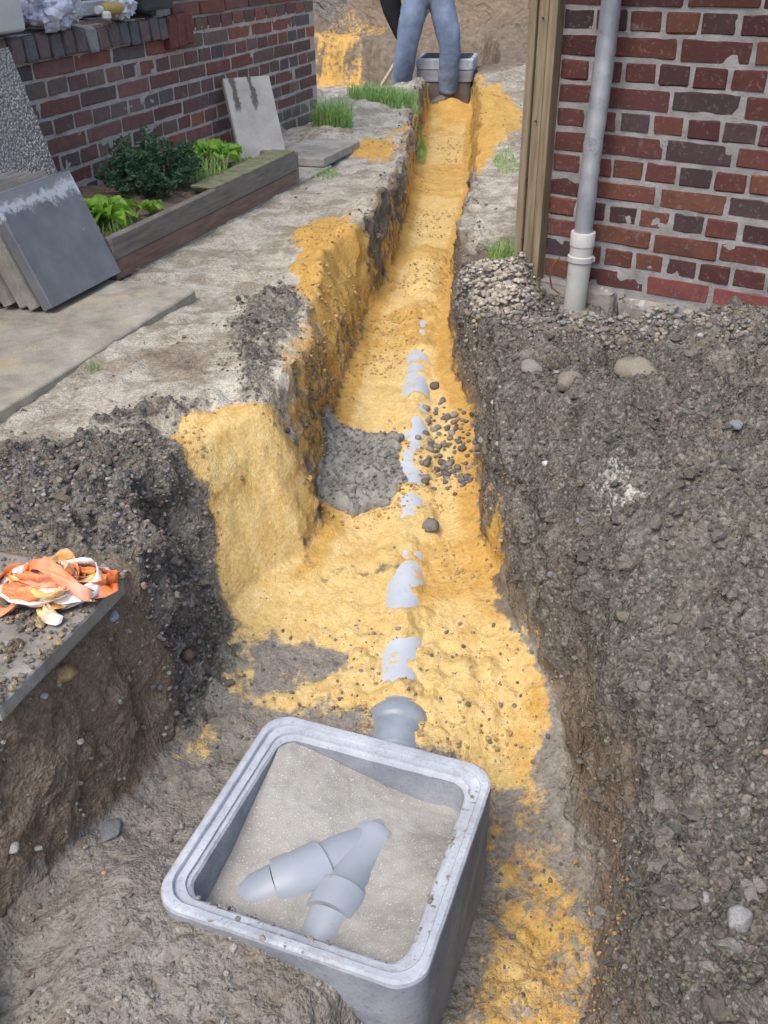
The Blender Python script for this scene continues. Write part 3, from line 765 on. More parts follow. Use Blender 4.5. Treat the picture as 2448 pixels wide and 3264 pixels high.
MAT['grass'] = leaf_material('grass_blade', (.19, .34, .08), (.42, .60, .20))
MAT['straw'] = simple('straw', (.36, .29, .17), (.50, .42, .28), 30, 3, .8, 0)
MAT['jeans'] = simple('blue_jeans', (.095, .125, .20), (.20, .245, .335), 5, 5, .9, .5, .006, 14, .1)
MAT['black_cloth'] = simple('black_cloth', (.012, .012, .014), (.026, .026, .03), 8, 4, .95, .4, .006, 16, .1)
MAT['boot'] = simple('dusty_boot', (.12, .105, .09), (.23, .20, .165), 20, 5, .9, .4, .004, 60, .1)
MAT['skin'] = simple('skin', (.45, .26, .18), (.52, .31, .22), 20, 3, .6, .1, .002, 90, .35)
MAT['hair'] = simple('dark_hair', (.03, .02, .015), (.06, .045, .03), 60, 3, .7, .5, .004, 150, .2)
MAT['stone_base'] = simple('foundation_stone', (.20, .185, .175), (.36, .33, .30), 12, 6, .92, .8, .010, 40, .15, speck=((.46, .45, .44), 26, .62))

# ---------------------------------------------------------------- brickwork
def brick_variants(L, H, D, n, bev=.004, jit=.0022):
    out = []
    for _ in range(n):
        bm = bmesh.new()
        add_box(bm, (0, D / 2, 0), (L, D, H), None, bev * random.uniform(.7, 1.5), 1, jit)
        bmesh.ops.recalc_face_normals(bm, faces=bm.faces)
        me = bpy.data.meshes.new('brick'); bm.to_mesh(me); bm.free(); me.materials.append(MAT['brick'])
        out.append(me)
    return out

def wall_frame(name, label, corner, dirv, nrm):
    """an Empty at the corner: +X along the wall, -Y out of the wall face, Z up"""
    o = thing(name, label, 'house')
    m = Matrix.Identity(4)
    dv, nv = Vector(dirv).normalized(), Vector(nrm).normalized()
    m.col[0].xyz = dv; m.col[1].xyz = -nv; m.col[2].xyz = (0, 0, 1); m.col[3].xyz = corner
    if m.to_3x3().determinant() < 0:
        raise RuntimeError('left-handed wall frame')
    o.matrix_world = m
    o['kind'] = 'thing'
    return o

def mortar_sheet(parent, x0, x1, z0, z1, mat, step=.016, recess=.0035, amp=.005, seed=3):
    nx, nz = int((x1 - x0) / step) + 2, int((z1 - z0) / step) + 2
    X, Z = np.meshgrid(np.linspace(x0, x1, nx), np.linspace(z0, z1, nz))
    yv = recess + amp * fbm2(X, Z, .05, 3, seed)
    V = np.stack([X, yv, Z], -1).reshape(-1, 3)
    idx = np.arange(nx * nz).reshape(nz, nx)
    F = np.stack([idx[:-1, :-1], idx[:-1, 1:], idx[1:, 1:], idx[1:, :-1]], -1).reshape(-1, 4)
    me = quick_mesh('mortar', V, F, mat)
    return link(bpy.data.objects.new('mortar', me), parent)

def lay_bricks(parent, x0, x1, zs, brick_len, joint, pitch, palette_fn, start_header, single_fn, skip_fn=lambda x, z: False, first_off=0.0, sign=1):
    """English bond: courses of headers and of stretchers by turns; single bricks where single_fn says so, joined ones elsewhere"""
    hl = (brick_len - joint) / 2
    H = pitch - joint
    V_s = brick_variants(brick_len, H, .09, 7); V_h = brick_variants(hl, H, .09, 7)
    bv, bf = [], []; nb = 0
    for r, z in enumerate(zs):
        header = (r % 2 == 0) == start_header
        L = hl if header else brick_len
        x = x0 + first_off
        if not header:
            # a three-quarter closer keeps the bond
            seq = [hl * 1.5 + joint * .5] + [brick_len] * 200
        else:
            seq = [hl] * 400
        for L in seq:
            if x > x1: break
            cx, cz = x + L / 2, z + H / 2
            dx = random.uniform(-.0025, .0025); dz = random.uniform(-.0025, .0025); dy = random.uniform(-.002, .002)
            if not skip_fn(cx, cz):
                if single_fn(cx, cz):
                    me = random.choice(V_h if L == hl else V_s)
                    o = bpy.data.objects.new('brick', me)
                    o.color = palette_fn(cx, cz)
                    if L not in (hl, brick_len): o.scale = (L / brick_len, 1, 1)
                    o.location = (cx + dx, dy, cz + dz); o.rotation_euler = (0, random.uniform(-.012, .012), random.uniform(-.01, .01))
                    link(o, parent); nb += 1
                else:
                    q = len(bv); a, b_, e = L / 2, H / 2, .004
                    for yy, k_ in ((e, 0), (0, e)):
                        bv += [(cx + dx + sx * (a - k_), yy + dy, cz + dz + sz * (b_ - k_)) for sx, sz in ((-1, -1), (1, -1), (1, 1), (-1, 1))]
                    bf += [(q + 4, q + 5, q + 6, q + 7)] + [(q + k_, q + (k_ + 1) % 4, q + 4 + (k_ + 1) % 4, q + 4 + k_) for k_ in range(4)]
            x += L + joint
    if bv:
        o = mesh_obj('brick_courses', bv, bf, MAT['brick'], parent); o.color = (.105, .05, .046, 1); o['kind'] = 'stuff'
    return nb

# ---- right house: near corner behind the wooden post
RQ = Vector((.604, 3.40, 0)); RD = Vector((.8181, -.5750, 0)); RN = Vector((-.5750, -.8181, 0))
rhouse = wall_frame('brick_house', 'red brick house with wide pale joints behind the grey drainpipe', RQ, RD, RN)
RP = [(.145, .052, .042), (.175, .066, .046), (.12, .046, .042), (.095, .047, .044), (.19, .08, .05), (.082, .055, .056), (.155, .06, .048)]
def rpal(x, z):
    c = random.choice(RP)
    if z < .09 and x > .42: c = (.27, .09, .075)
    if z > .68: c = tuple(v * .8 for v in c)  # upper courses darker: shade of the overhang put into the brick colour
    k = random.uniform(.68, .95)
    return (c[0] * k, c[1] * k, c[2] * k * 1.06, 1)
RP_PITCH = .0735
rz = [.008 + RP_PITCH * k for k in range(22)]
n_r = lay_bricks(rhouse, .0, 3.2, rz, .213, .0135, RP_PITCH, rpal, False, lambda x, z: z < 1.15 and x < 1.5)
bmo = mortar_sheet(rhouse, -.004, 3.25, -.3, 1.62, MAT['mortar'], seed=31)
bm = bmesh.new(); add_box(bm, (1.62, .21, .66), (3.24, .38, 1.92)); bm_obj('wall_core', bm, MAT['mortar'], rhouse)
bm = bmesh.new(); add_box(bm, (1.80, -.02, 1.66), (3.5, .80, .08), None, .01); bm_obj('eaves', bm, MAT['board'], rhouse)  # overhang out of view, set low to shade the upper courses
# rough foundation stones at the foot
xs = [-.02, .30, .52, .72, .98, 1.25, 1.5]
for k in range(len(xs) - 1):
    w = xs[k + 1] - xs[k]
    bm = bmesh.new()
    add_box(bm, ((xs[k] + xs[k + 1]) / 2, .03, -.065 - .012 * (k % 3)), (w - .018, .13, .125), None, .018, 2, .006)
    bmesh.ops.subdivide_edges(bm, edges=bm.edges[:], cuts=1, use_grid_fill=True)
    for v in bm.verts: v.co += Vector((random.uniform(-.006, .006),) * 3)
    o = bm_obj('foundation_stone', bm, MAT['stone_base'], rhouse, True)

# ---- left house: long wall with a window, its far corner by the trench
LQ = Vector((-.415, 6.90, 0)); ta = R(19.7)
LD = Vector((-math.sin(ta), -math.cos(ta), 0)); LN = Vector((math.cos(ta), -math.sin(ta), 0))
# +X must keep the frame right handed: run from the near end towards the far corner
LEN_L = 6.0
LO = LQ + LD * LEN_L
lhouse = wall_frame('brick_house', 'dark weathered brick house behind the planter with rowlock window sill', LO, -LD, LN)
LPAL = [(.20, .095, .08), (.155, .09, .08), (.25, .095, .072), (.16, .12, .098), (.12, .10, .102), (.19, .125, .095), (.28, .11, .072), (.18, .085, .08)]
def lpal(x, z):
    c = random.choice(LPAL); s_ = LEN_L - x
    k = random.uniform(.85, 1.2)
    c = Vector(c) * k
    if 2.0 < s_ < 2.9 and z > .3: c = c.lerp(Vector((.2, .17, .17)), random.uniform(.1, .45))   # limewash runs below the sill
    if z < .12 and s_ < 1.3: c = c.lerp(Vector((.18, .19, .17)), .65)
    return (c[0], c[1], c[2], 1)
LP = .0735
lz = [-.135 + LP * k for k in range(38)]
def lsingle(x, z): s_ = LEN_L - x; return s_ < 3.3 and z < .98 and z > -.16
def lskip(x, z):
    s_ = LEN_L - x
    if z > .60 and 1.66 < s_ < 1.90 and z < .78: return True
    return z > .665 and 1.90 < s_ < 3.9 and z < 1.9
n_l = lay_bricks(lhouse, LEN_L - 26 * .284 + .004, LEN_L - .1, lz, .270, .014, LP, lpal, False, lsingle, lskip)
mortar_sheet(lhouse, 0, LEN_L, -.3, .69, MAT['mortar_d'], .018, seed=77)
bm = bmesh.new()
add_box(bm, (LEN_L / 2, .21, .195), (LEN_L - .004, .38, .99)); add_box(bm, (1.05, .215, 1.68), (2.1, .40, 1.98)); add_box(bm, (LEN_L - .952, .215, 1.68), (1.9, .40, 1.98)); add_box(bm, (3.1, .215, 2.3), (2.1, .395, .74))
bm_obj('wall_core', bm, MAT['mortar_d'], lhouse)
# rowlock sill, brick by brick, with one mended in mortar
sill_bricks = []
for k in range(16):
    s_ = 1.925 + .0845 * k
    bm = bmesh.new()
    vs = add_box(bm, (0, 0, 0), (.073, .20, .105), None, .012, 2, .003)
    for v in bm.verts:
        if v.co.y < -.05 and v.co.z > .02: v.co.z -= .012; v.co.y += .012
    o = bm_obj('brick', bm, MAT['brick'] if k != 7 else MAT['mortar'], lhouse)
    o.location = (LEN_L - s_, .058 + random.uniform(-.004, .004), .728 + random.uniform(-.004, .004)); o.rotation_euler = (R(6), random.uniform(-.03, .03), 0)
    c = random.choice([(.17, .13, .135), (.15, .15, .155), (.19, .145, .14), (.16, .15, .16)]); o.color = (*c, 1)
bm = bmesh.new(); add_box(bm, (LEN_L - 2.56, .07, .722), (1.36, .15, .088)); bm_obj('sill_mortar', bm, MAT['mortar_d'], lhouse)
# three upright bricks beside the sill
for k in range(3):
    bm = bmesh.new(); add_box(bm, (0, 0, 0), (.072, .12, .145), None, .008, 1, .003)
    o = bm_obj('brick', bm, MAT['brick'], lhouse); o.location = (LEN_L - 1.855 + .082 * k, .018, .688 + .004 * k); o.color = (.20, .07, .055, 1)
bm = bmesh.new(); add_box(bm, (LEN_L - 1.78, .09, .69), (.26, .12, .19)); bm_obj('sill_mortar', bm, MAT['mortar_d'], lhouse)
# second sill, painted white, high above
bm = bmesh.new(); add_box(bm, (LEN_L - 1.62, .01, .955), (.52, .13, .035), None, .006); bm_obj('window_sill', bm, simple('white_sill', (.55, .57, .56), (.7, .71, .7), 8, bump=.1), lhouse)
# window over the rowlock sill
MAT['frame'] = simple('painted_frame', (.55, .55, .53), (.66, .66, .64), 8, bump=.1)
tg = NT('window_glass'); MAT['glass'] = tg.done((.03, .035, .04), .08, None, .6)
bm = bmesh.new()
for c_, s_ in (((3.1, .12, .82), (1.98, .06, .06)), ((2.12, .12, 1.36), (.06, .06, 1.02)), ((4.06, .12, 1.36), (.06, .06, 1.02)), ((3.1, .12, 1.9), (1.98, .06, .06)), ((3.1, .12, 1.36), (.05, .055, 1.02))):
    add_box(bm, c_, s_, None, .006)
win = bm_obj('window', bm, MAT['frame'], lhouse)
for cx in (2.61, 3.59):
    bm = bmesh.new(); add_box(bm, (cx, .13, 1.36), (.92, .008, 1.02)); bm_obj('pane', bm, MAT['glass'], win)

def lw(s_, off, z):
    """world point at s metres from the far corner of the left wall, off metres out of it"""
    return LQ + LD * s_ + LN * off + Vector((0, 0, z))
ROT_L = math.atan2(-LD.y, -LD.x)           # direction along the left wall

# ---------------------------------------------------------------- things on the sill
def blob(bm, c, r, n=3, rough=.3, sc=(1, 1, 1), seed=0):
    V, F = ico(n)
    q = V * 1.7 + seed * 7.3
    k = 1 + rough * (noise3(q[:, 0] * 1.3, q[:, 1] * 1.3, q[:, 2] * 1.3, seed) + .8 * np.abs(noise3(q[:, 0] * 3, q[:, 1] * 3, q[:, 2] * 3, seed + 3)) * 2)
    W = V * k[:, None] * np.array(sc) * r
    vs = [bm.verts.new(Vector(w) + Vector(c)) for w in W]
    for f in F: bm.faces.new([vs[i] for i in f])
tbag = NT('thin_plastic'); MAT['bag'] = tbag.done(tbag.ramp(tbag.noise(16, 4, .6, 1.5), [(.3, (.20, .22, .36)), (.48, (.48, .50, .62)), (.7, (.74, .76, .82))]), .3, tbag.bump(tbag.noise(40, 4, .6, 1.2), .6, .01), .5)
for (s_, off, r, sc, lab, sd) in ((2.76, .03, .095, (1.5, .75, .8), 'crumpled bluish white plastic bag on the brick sill beside the white canister', 4),
                              (2.26, .03, .06, (1.35, .8, .9), 'small crumpled white and violet plastic bag behind the yellow tube', 9)):
    bm = bmesh.new(); blob(bm, (0, 0, r * sc[2] * .85), r, 4, .45, sc, sd)
    o = bm_obj('plastic_bag', bm, MAT['bag'], None, True); o.location = lw(s_, off, .79); o.rotation_euler = (0, 0, ROT_L)
    tag(o, lab, 'bag', 'bags on the sill')
t = thing('canister', 'white plastic canister at the left end of the brick sill', 'canister', lw(3.12, .03, .785), ROT_L)
bm = bmesh.new(); add_box(bm, (0, 0, .13), (.20, .13, .26), None, .02, 3); bm_obj('body', bm, MAT['frame'], t, True)
bm = bmesh.new(); add_tube(bm, [(-.04, 0, .26), (-.04, 0, .30)], .022); bm_obj('cap', bm, MAT['frame'], t)
bm = bmesh.new(); add_tube(bm, [(.0, 0, .255), (.01, 0, .30), (.07, 0, .30), (.08, 0, .255)], .01, 8); bm_obj('handle', bm, MAT['frame'], t)
t = thing('tube', 'yellow tube with white cap lying on the brick sill', 'tube', lw(2.36, .055, .80), ROT_L)
bm = bmesh.new(); add_tube(bm, [(-.09, 0, .025), (-.06, 0, .025), (.10, 0, .022), (.12, 0, .02)], [.02, .026, .026, .012]); bm_obj('body', bm, simple('yellow_plastic', (.38, .26, .08), (.50, .36, .12), 10, bump=0, rough=.5), t, True)
bm = bmesh.new(); add_tube(bm, [(-.10, .0, .025), (-.128, 0, .025)], .016); bm_obj('cap', bm, MAT['frame'], t)
t = thing('sponge_ball', 'small white round stopper hanging over the edge of the sill', 'stopper', lw(2.455, .075, .785), ROT_L)
bm = bmesh.new(); add_tube(bm, [(0, 0, .0), (0, 0, .008), (0, 0, .026), (0, 0, .034)], [.012, .021, .021, .012], 14); bm_obj('stopper', bm, MAT['frame'], t, True)
t.name = 'stopper'; t.children[0].name = 'plug'
t = thing('flower_trough', 'dark plastic flower trough at the right end of the brick sill', 'trough', lw(2.0, .0, .79), ROT_L)
MAT['trough'] = simple('dark_plastic', (.03, .035, .04), (.055, .06, .065), 8, bump=.1, rough=.5)
bm = bmesh.new(); add_box(bm, (0, 0, .08), (.27, .13, .15), None, .015, 2); bm_obj('body', bm, MAT['trough'], t)
bm = bmesh.new(); add_box(bm, (0, 0, .16), (.29, .15, .018), None, .004); bm_obj('lip', bm, MAT['trough'], t)
bm = bmesh.new(); add_box(bm, (0, 0, .171), (.255, .115, .006)); bm_obj('soil', bm, MAT['rough_cement'], t)

# ---------------------------------------------------------------- slabs
def slab(name, label, cat, mat, size, loc, rz, tilt=0.0, group=None, yaw_local=0.0, bev=.004, jit=.0012, cuts=0):
    """upright or flat slab: size = thickness(x) length(y) height(z), pivot at the lower middle"""
    bm = bmesh.new()
    add_box(bm, (0, 0, size[2] / 2), size, None, bev, 2, jit)
    o = bm_obj(name, bm, mat)
    o.matrix_world = Matrix.Translation(loc) @ Matrix.Rotation(rz, 4, 'Z') @ Matrix.Rotation(tilt, 4, 'Y')
    return tag(o, label, cat, group, 'thing')
RZ_A = -ta                                   # slab local +Y runs along the left wall, +X out of it
dA = Vector((math.sin(ta), math.cos(ta), 0)); nA = Vector((math.cos(ta), -math.sin(ta), 0))
# leaning stack in the lower left: front grey slab first
g0 = Vector((-1.018, 3.178, .038))
TL = -math.atan2(.1485, .352)
slab('paving_slab', 'slate grey slab with white residue along its top, front of the leaning stack', 'slab', MAT['grey_slab'], (.042, .41, .382), g0 - nA * .021, RZ_A, TL, 'slabs leaning in a stack')
LABS = ['second brown edged slab right behind the slate grey front slab', 'third slab counted back from the slate grey front slab', 'fourth slab counted back from the slate grey front slab',
        'fifth slab counted back from the slate grey front slab', 'rearmost thin slab of the leaning stack']
for k in range(5):
    slab('paving_slab', LABS[k], 'slab', MAT['slab_dark'], (.040, .40, .375 + random.uniform(-.01, .008)),
         g0 - nA * (.021 + .050 * (k + 1)) - dA * (random.uniform(-.004, .02)) + Vector((0, 0, random.uniform(-.006, .002))), RZ_A, TL + random.uniform(-.02, .02), 'slabs leaning in a stack')
slab('paving_slab', 'tall exposed aggregate slab leaning behind the stack below the window', 'slab', MAT['aggregate'], (.045, .60, .77), g0 - nA * .295 + dA * .108 + Vector((0, 0, -.03)), RZ_A, -math.atan(.26))
slab('paving_slab', 'pale slab with two black streaks leaning alone on the wall behind the planter', 'slab', MAT['lean_slab'], (.042, .27, .435), Vector((-.766 + .886 * .132, 5.415 + .463 * .132, .03)), R(-62.4), -math.atan2(.188, .392))

def flat_slab(label, mat, corner, along, across, th, z, group='flat paving slabs', jitter=.0015):
    """corner is the trench-side near corner; along the wall direction, across away from the trench"""
    c = Vector(corner) + dA * along / 2 - nA * across / 2
    bm = bmesh.new(); add_box(bm, (0, 0, -th / 2), (across, along, th), None, .006, 2, jitter)
    bmesh.ops.subdivide_edges(bm, edges=[e for e in bm.edges if e.calc_length() > .2], cuts=10, use_grid_fill=True)
    for v in bm.verts:
        v.co.z += .004 * mnoise(v.co * 6); v.co.x += .003 * mnoise(v.co * 9 + Vector((5, 5, 5)))
    o = bm_obj('paving_slab', bm, mat)
    o.location = (c.x, c.y, z); o.rotation_euler = (0, 0, RZ_A)
    return tag(o, label, 'slab', group, 'thing')
from mathutils import noise as mnoise_mod
mnoise = mnoise_mod.noise
flat_slab('long sandy concrete slab lying in front of the leaning stack', MAT['sandy_slab'], (-1.118, 1.96, 0), 1.36, .55, .05, .022)
flat_slab('narrow concrete slab strip under the planter board', MAT['slab'], (-.945, 3.50, 0), 2.02, .32, .045, .006)
flat_slab('pale slab dusted with sand at the far house corner', MAT['slab'], (-.30, 5.32, 0), .55, .32, .045, .055)
tape_slab = flat_slab('concrete slab under the orange tape overhanging the pit', MAT['slab_dark'], (-.634, 1.128, 0), .375, .62, .036, .022)

sl = []
while len(sl) < 1500:
    a_, b_ = random.random() * .375, random.random() ** 1.6 * .5
    if random.random() < .25 or fbm2(np.array([a_]), np.array([b_]), .12, 3, 9)[0] > .02:
        p_ = Vector((-.634, 1.128, .0245)) + dA * a_ - nA * b_; sl.append(p_[:])
sl = np.array(sl)
tag(scatter('slab_dirt', sl, .0014 + .006 * rng.random(len(sl)) ** 3, palette(len(sl), [(.16, .14, .11), (.24, .21, .17), (.5, .36, .16), (.11, .1, .09)]), MAT['clod'], ICO1, (.4, .8), .35),
    'earth and sand crumbs on the slab under the tape', 'soil', kind='stuff')

# ---------------------------------------------------------------- planter
pl = thing('raised_planter', 'low raised bed with brown boards in front of the left brick house', 'planter', (-.975, 3.40, .0), RZ_A)
bm = bmesh.new(); add_box(bm, (-.018, .83, .117), (.034, 1.66, .086), None, .004, 1, .001); bm_obj('plank', bm, MAT['board'], pl)
bm = bmesh.new(); add_box(bm, (-.020, .83, .036), (.034, 1.655, .072), None, .004, 1, .001); bm_obj('plank', bm, MAT['board_red'], pl)
bm = bmesh.new(); add_box(bm, (-.10, 1.655, .08), (.20, .035, .155), None, .004); bm_obj('end_plank', bm, MAT['board'], pl)
bm = bmesh.new(); add_box(bm, (-.065, 1.22, .164), (.125, .84, .012), None, .003, 1, .001); bm_obj('cap_board', bm, MAT['board_top'], pl)
nx, ny = 24, 80
XX, YY = np.meshgrid(np.linspace(-.66, -.03, nx), np.linspace(-.1, 1.63, ny))
ZZ = .12 + .035 * fbm2(XX, YY, .12, 4, 61) + .02 * np.exp(-((YY - .6) / .3) ** 2)
idx = np.arange(nx * ny).reshape(ny, nx)
me = quick_mesh('soil', np.stack([XX, YY, ZZ], -1).reshape(-1, 3), np.stack([idx[:-1, :-1], idx[:-1, 1:], idx[1:, 1:], idx[1:, :-1]], -1).reshape(-1, 4), simple('bed_soil', (.12, .09, .06), (.24, .19, .14), 20, 6, .95, .9, .01, 70, .1))
link(bpy.data.objects.new('soil', me), pl)
def plp(a, b, z=.13):
    """a metres along the planter, b metres back from its board"""
    return Vector((-.975, 3.40, 0)) + dA * a - nA * b + Vector((0, 0, z))

# ---------------------------------------------------------------- plants
def blade(bm, base, ang, length, width, bend, seg=4):
    d = Vector((math.cos(ang), math.sin(ang), 0)); sd = Vector((-d.y, d.x, 0))
    prev = None
    for k in range(seg + 1):
        f = k / seg
        p = Vector(base) + d * (bend * length * f * f) + Vector((0, 0, length * f * (1 - .35 * bend * f)))
        w = width * (1 - f) ** .7 + .0004
        a, b = bm.verts.new(p - sd * w / 2), bm.verts.new(p + sd * w / 2)
        if prev: bm.faces.new((prev[0], prev[1], b, a))
        prev = (a, b)

def grass_tuft(label, x, y, rx, ry, n, hmin, hmax, w=.004, z=None, lean=.9):
    bm = bmesh.new()
    z0 = surf(x, y) if z is None else z
    a = rng.uniform(0, 6.283, n); r = np.sqrt(rng.random(n))
    bx, by = r * rx * np.cos(a), r * ry * np.sin(a)
    zz = height(x + bx, y + by) - z0 if z is None else np.zeros(n)
    for q in range(n):
        blade(bm, (bx[q], by[q], zz[q] - .008), random.uniform(0, 6.283), random.uniform(hmin, hmax), w * random.uniform(.6, 1.3), random.uniform(.1, lean))
    o = bm_obj('grass_tuft', bm, MAT['grass'])
    o.location = (x, y, z0)
    return tag(o, label, 'grass', 'tufts of grass')
def surf_fast(x, y):
    return float(height(np.array([x]), np.array([y]))[0])
MA = MAT
grass_tuft('bright grass tuft at the foot of the left house corner', -.30, 6.45, .13, .17, 520, .10, .24, .007)
grass_tuft('broad grass strip on the left bank near the worker', .04, 7.45, .27, .26, 1100, .05, .13, .008)
grass_tuft('grass hanging over the trench edge in front of the worker', .285, 7.1, .05, .45, 420, .04, .12, .006)
grass_tuft('green grass tuft growing against the wooden post', .475, 3.60, .06, .10, 230, .05, .13, .004)
grass_tuft('sparse grass on the right trench edge beyond the post', .70, 5.35, .07, .28, 260, .02, .06, .004)
grass_tuft('tiny grass tuft in the pale soil beside the long slab', -.86, 2.58, .03, .03, 40, .015, .04, .002)
grass_tuft('small weed grass by the far flat slab', -.30, 5.20, .08, .10, 120, .02, .05, .004)

def broad_leaf(bm, base, ang, L, W, up, droop):
    """one wavy leaf as a bent grid"""
    d = Vector((math.cos(ang), math.sin(ang), 0)); sd = Vector((-d.y, d.x, 0)); nu, nv = 7, 4
    rows = []
    ph = random.uniform(0, 6)
    for i in range(nu + 1):
        f = i / nu
        c = Vector(base) + d * (L * f * (.55 + .45 * f * droop)) + Vector((0, 0, L * up * math.sin(f * (1.5 + .9 * droop))))
        w = W * (math.sin(math.pi * min(1, f * .92 + .06)) ** .7) * (1 if i else .25)
        rows.append([bm.verts.new(c + sd * w * (j / nv - .5) + Vector((0, 0, abs(j / nv - .5) * W * .35 + .012 * math.sin(ph + 9 * f + 5 * j)))) for j in range(nv + 1)])
    for r0, r1 in zip(rows, rows[1:]):
        for j in range(nv): bm.faces.new((r0[j], r0[j + 1], r1[j + 1], r1[j]))

def leafy(label, pos, n, L, W, mat):
    t = thing('leafy_plant', label, 'plant', pos, random.uniform(0, 6))
    for k in range(n):
        f = k / n
        bm = bmesh.new()
        broad_leaf(bm, (0, 0, 0), k * 2.4 + random.uniform(-.2, .2), L * (1 - .45 * f) * random.uniform(.85, 1.15), W * (1 - .35 * f), .35 + .6 * f, 1 - .7 * f)
        bm_obj('leaf', bm, mat, t, True)
    return t
leafy('light green broad leaved plant at the near end of the planter', plp(.26, .22, .11), 40, .17, .095, MAT['leaf_light'])
leafy('yellow green broad leaved plant before the streaked leaning slab', plp(1.34, .30, .13), 30, .17, .09, MAT['leaf_light'])
leafy('small leafy seedling between lettuce plant and dark bush', plp(.47, .12, .13), 8, .07, .04, MAT['leaf_light'])

def bush(label, pos, rx, ry, h, n):
    t = thing('bush', label, 'bush', pos, RZ_A)
    st = bmesh.new(); lf = bmesh.new()
    for k in range(64):
        a, r = random.uniform(0, 6.283), math.sqrt(random.random())
        top = Vector((rx * r * math.cos(a), ry * r * math.sin(a), h * (1 - .55 * r * r) * random.uniform(.65, 1.05)))
        base = Vector((top.x * .35, top.y * .45, -.01))
        mid = base.lerp(top, .5) + Vector((random.uniform(-.02, .02), random.uniform(-.02, .02), .02))
        pts = [base, mid, top]
        add_tube(st, pts, [.002, .0016, .0008], 5, False)
        for q in range(n):
            f = random.uniform(.25, 1.02)
            p = (base.lerp(mid, f * 2) if f < .5 else mid.lerp(top, f * 2 - 1)) + Vector((random.uniform(-.02, .02), random.uniform(-.02, .02), random.uniform(-.012, .012)))
            d = Vector((random.uniform(-1, 1), random.uniform(-1, 1), random.uniform(-.2, .8))).normalized(); s = d.orthogonal().normalized()
            s = (Matrix.Rotation(random.uniform(0, 6.283), 3, d) @ s)
            L = random.uniform(.018, .034); W = L * .5; up = d.cross(s) * L * .12
            v = [lf.verts.new(p), lf.verts.new(p + d * L * .5 + s * W * .5 + up), lf.verts.new(p + d * L), lf.verts.new(p + d * L * .5 - s * W * .5 + up)]
            lf.faces.new((v[0], v[1], v[2])); lf.faces.new((v[0], v[2], v[3]))
    bm_obj('stems', st, MAT['leaf_dark'], t); o = bm_obj('foliage', lf, MAT['leaf_dark'], t)
    return t
bush('dark green small leaved bush in the middle of the planter', plp(.80, .30, .12), .20, .33, .27, 46)
def planter_grass(label, a, b, rx, ry, n, h0, h1):
    p = plp(a, b, .125)
    grass_tuft(label, p.x, p.y, rx, ry, n, h0, h1, .004, z=p.z)
planter_grass('long grass blades between bush and yellow green plant', 1.12, .20, .08, .17, 190, .06, .17)
planter_grass('low weeds on the far end of the planter', 1.42, .16, .08, .16, 260, .02, .07)
planter_grass('low grass around the lettuce like plant', .22, .12, .07, .14, 150, .02, .08)
MAT['spr'] = MAT['straw']

# ---------------------------------------------------------------- wooden post
post = thing('wooden_post', 'grooved brown wooden fence post at the house corner', 'post', (.553, 3.415, -.08), R(-33))
bm = bmesh.new()
for cx, wd, dy in ((-.036, .028, .0), (.0, .034, .008), (.035, .030, .0)):
    add_box(bm, (cx, dy, 1.1), (wd, .085, 2.2), None, .005, 2)
add_box(bm, (0, .012, 1.1), (.09, .07, 2.195))
shaft = bm_obj('shaft', bm, MAT['wood'], post)
for z in (.22, .43, .62, .93):
    bm = bmesh.new(); add_tube(bm, [(-.02 + .02 * (z > .5), -.034, z), (-.02 + .02 * (z > .5), -.044, z + .002)], .003, 8); bm_obj('nail', bm, MAT['iron'], shaft)

# ---------------------------------------------------------------- rain pipe on the right house
rp = thing('drainpipe', 'dented zinc drainpipe in a cream plastic boot on the right house', 'drainpipe', RQ + RD * .168 + RN * .085 + Vector((0, 0, -.10)))
def rpt(z): return (.018 * (z / 1.0) + .002 * math.sin(z * 9), -.010 * z, z)
bm = bmesh.new()
pts = [rpt(.27 + .02 * k) for k in range(100)]
add_tube(bm, pts, [.0315 + .0011 * math.sin(k * 1.7) * (1 if 8 < k < 32 else .15) + random.uniform(-.0006, .0006) for k in range(100)], 28)
bm_obj('zinc_pipe', bm, MAT['zinc'], rp, True)
bm = bmesh.new()
add_tube(bm, [rpt(.0), rpt(.03), rpt(.26), rpt(.262), rpt(.305), rpt(.308)], [.039, .039, .040, .0425, .0425, .041], 28)
boot_ = bm_obj('plastic_boot', bm, MAT['pvc_cream'], rp, True)
bm = bmesh.new(); add_tube(bm, [rpt(.205), rpt(.208), rpt(.225), rpt(.228)], [.0415, .0455, .0455, .0415], 28); add_box(bm, (.046, -.012, .214), (.016, .012, .018), None, .002)
bm_obj('clip', bm, MAT['pvc_cream'], boot_)
bm = bmesh.new(); add_tube(bm, [rpt(-.02), rpt(.01), rpt(.035)], [.075, .068, .052], 22); bm_obj('mortar_collar', bm, MAT['rough_cement'], rp, True)
bm = bmesh.new(); add_tube(bm, [(-.06, .03, .21), (-.085, .03, .18), (-.09, .03, .14), (-.08, .03, .10), (-.05, .02, .08)], .003, 8); bm_obj('wire_loop', bm, simple('rust', (.10, .05, .03), (.18, .09, .05), 30, bump=.3), boot_)

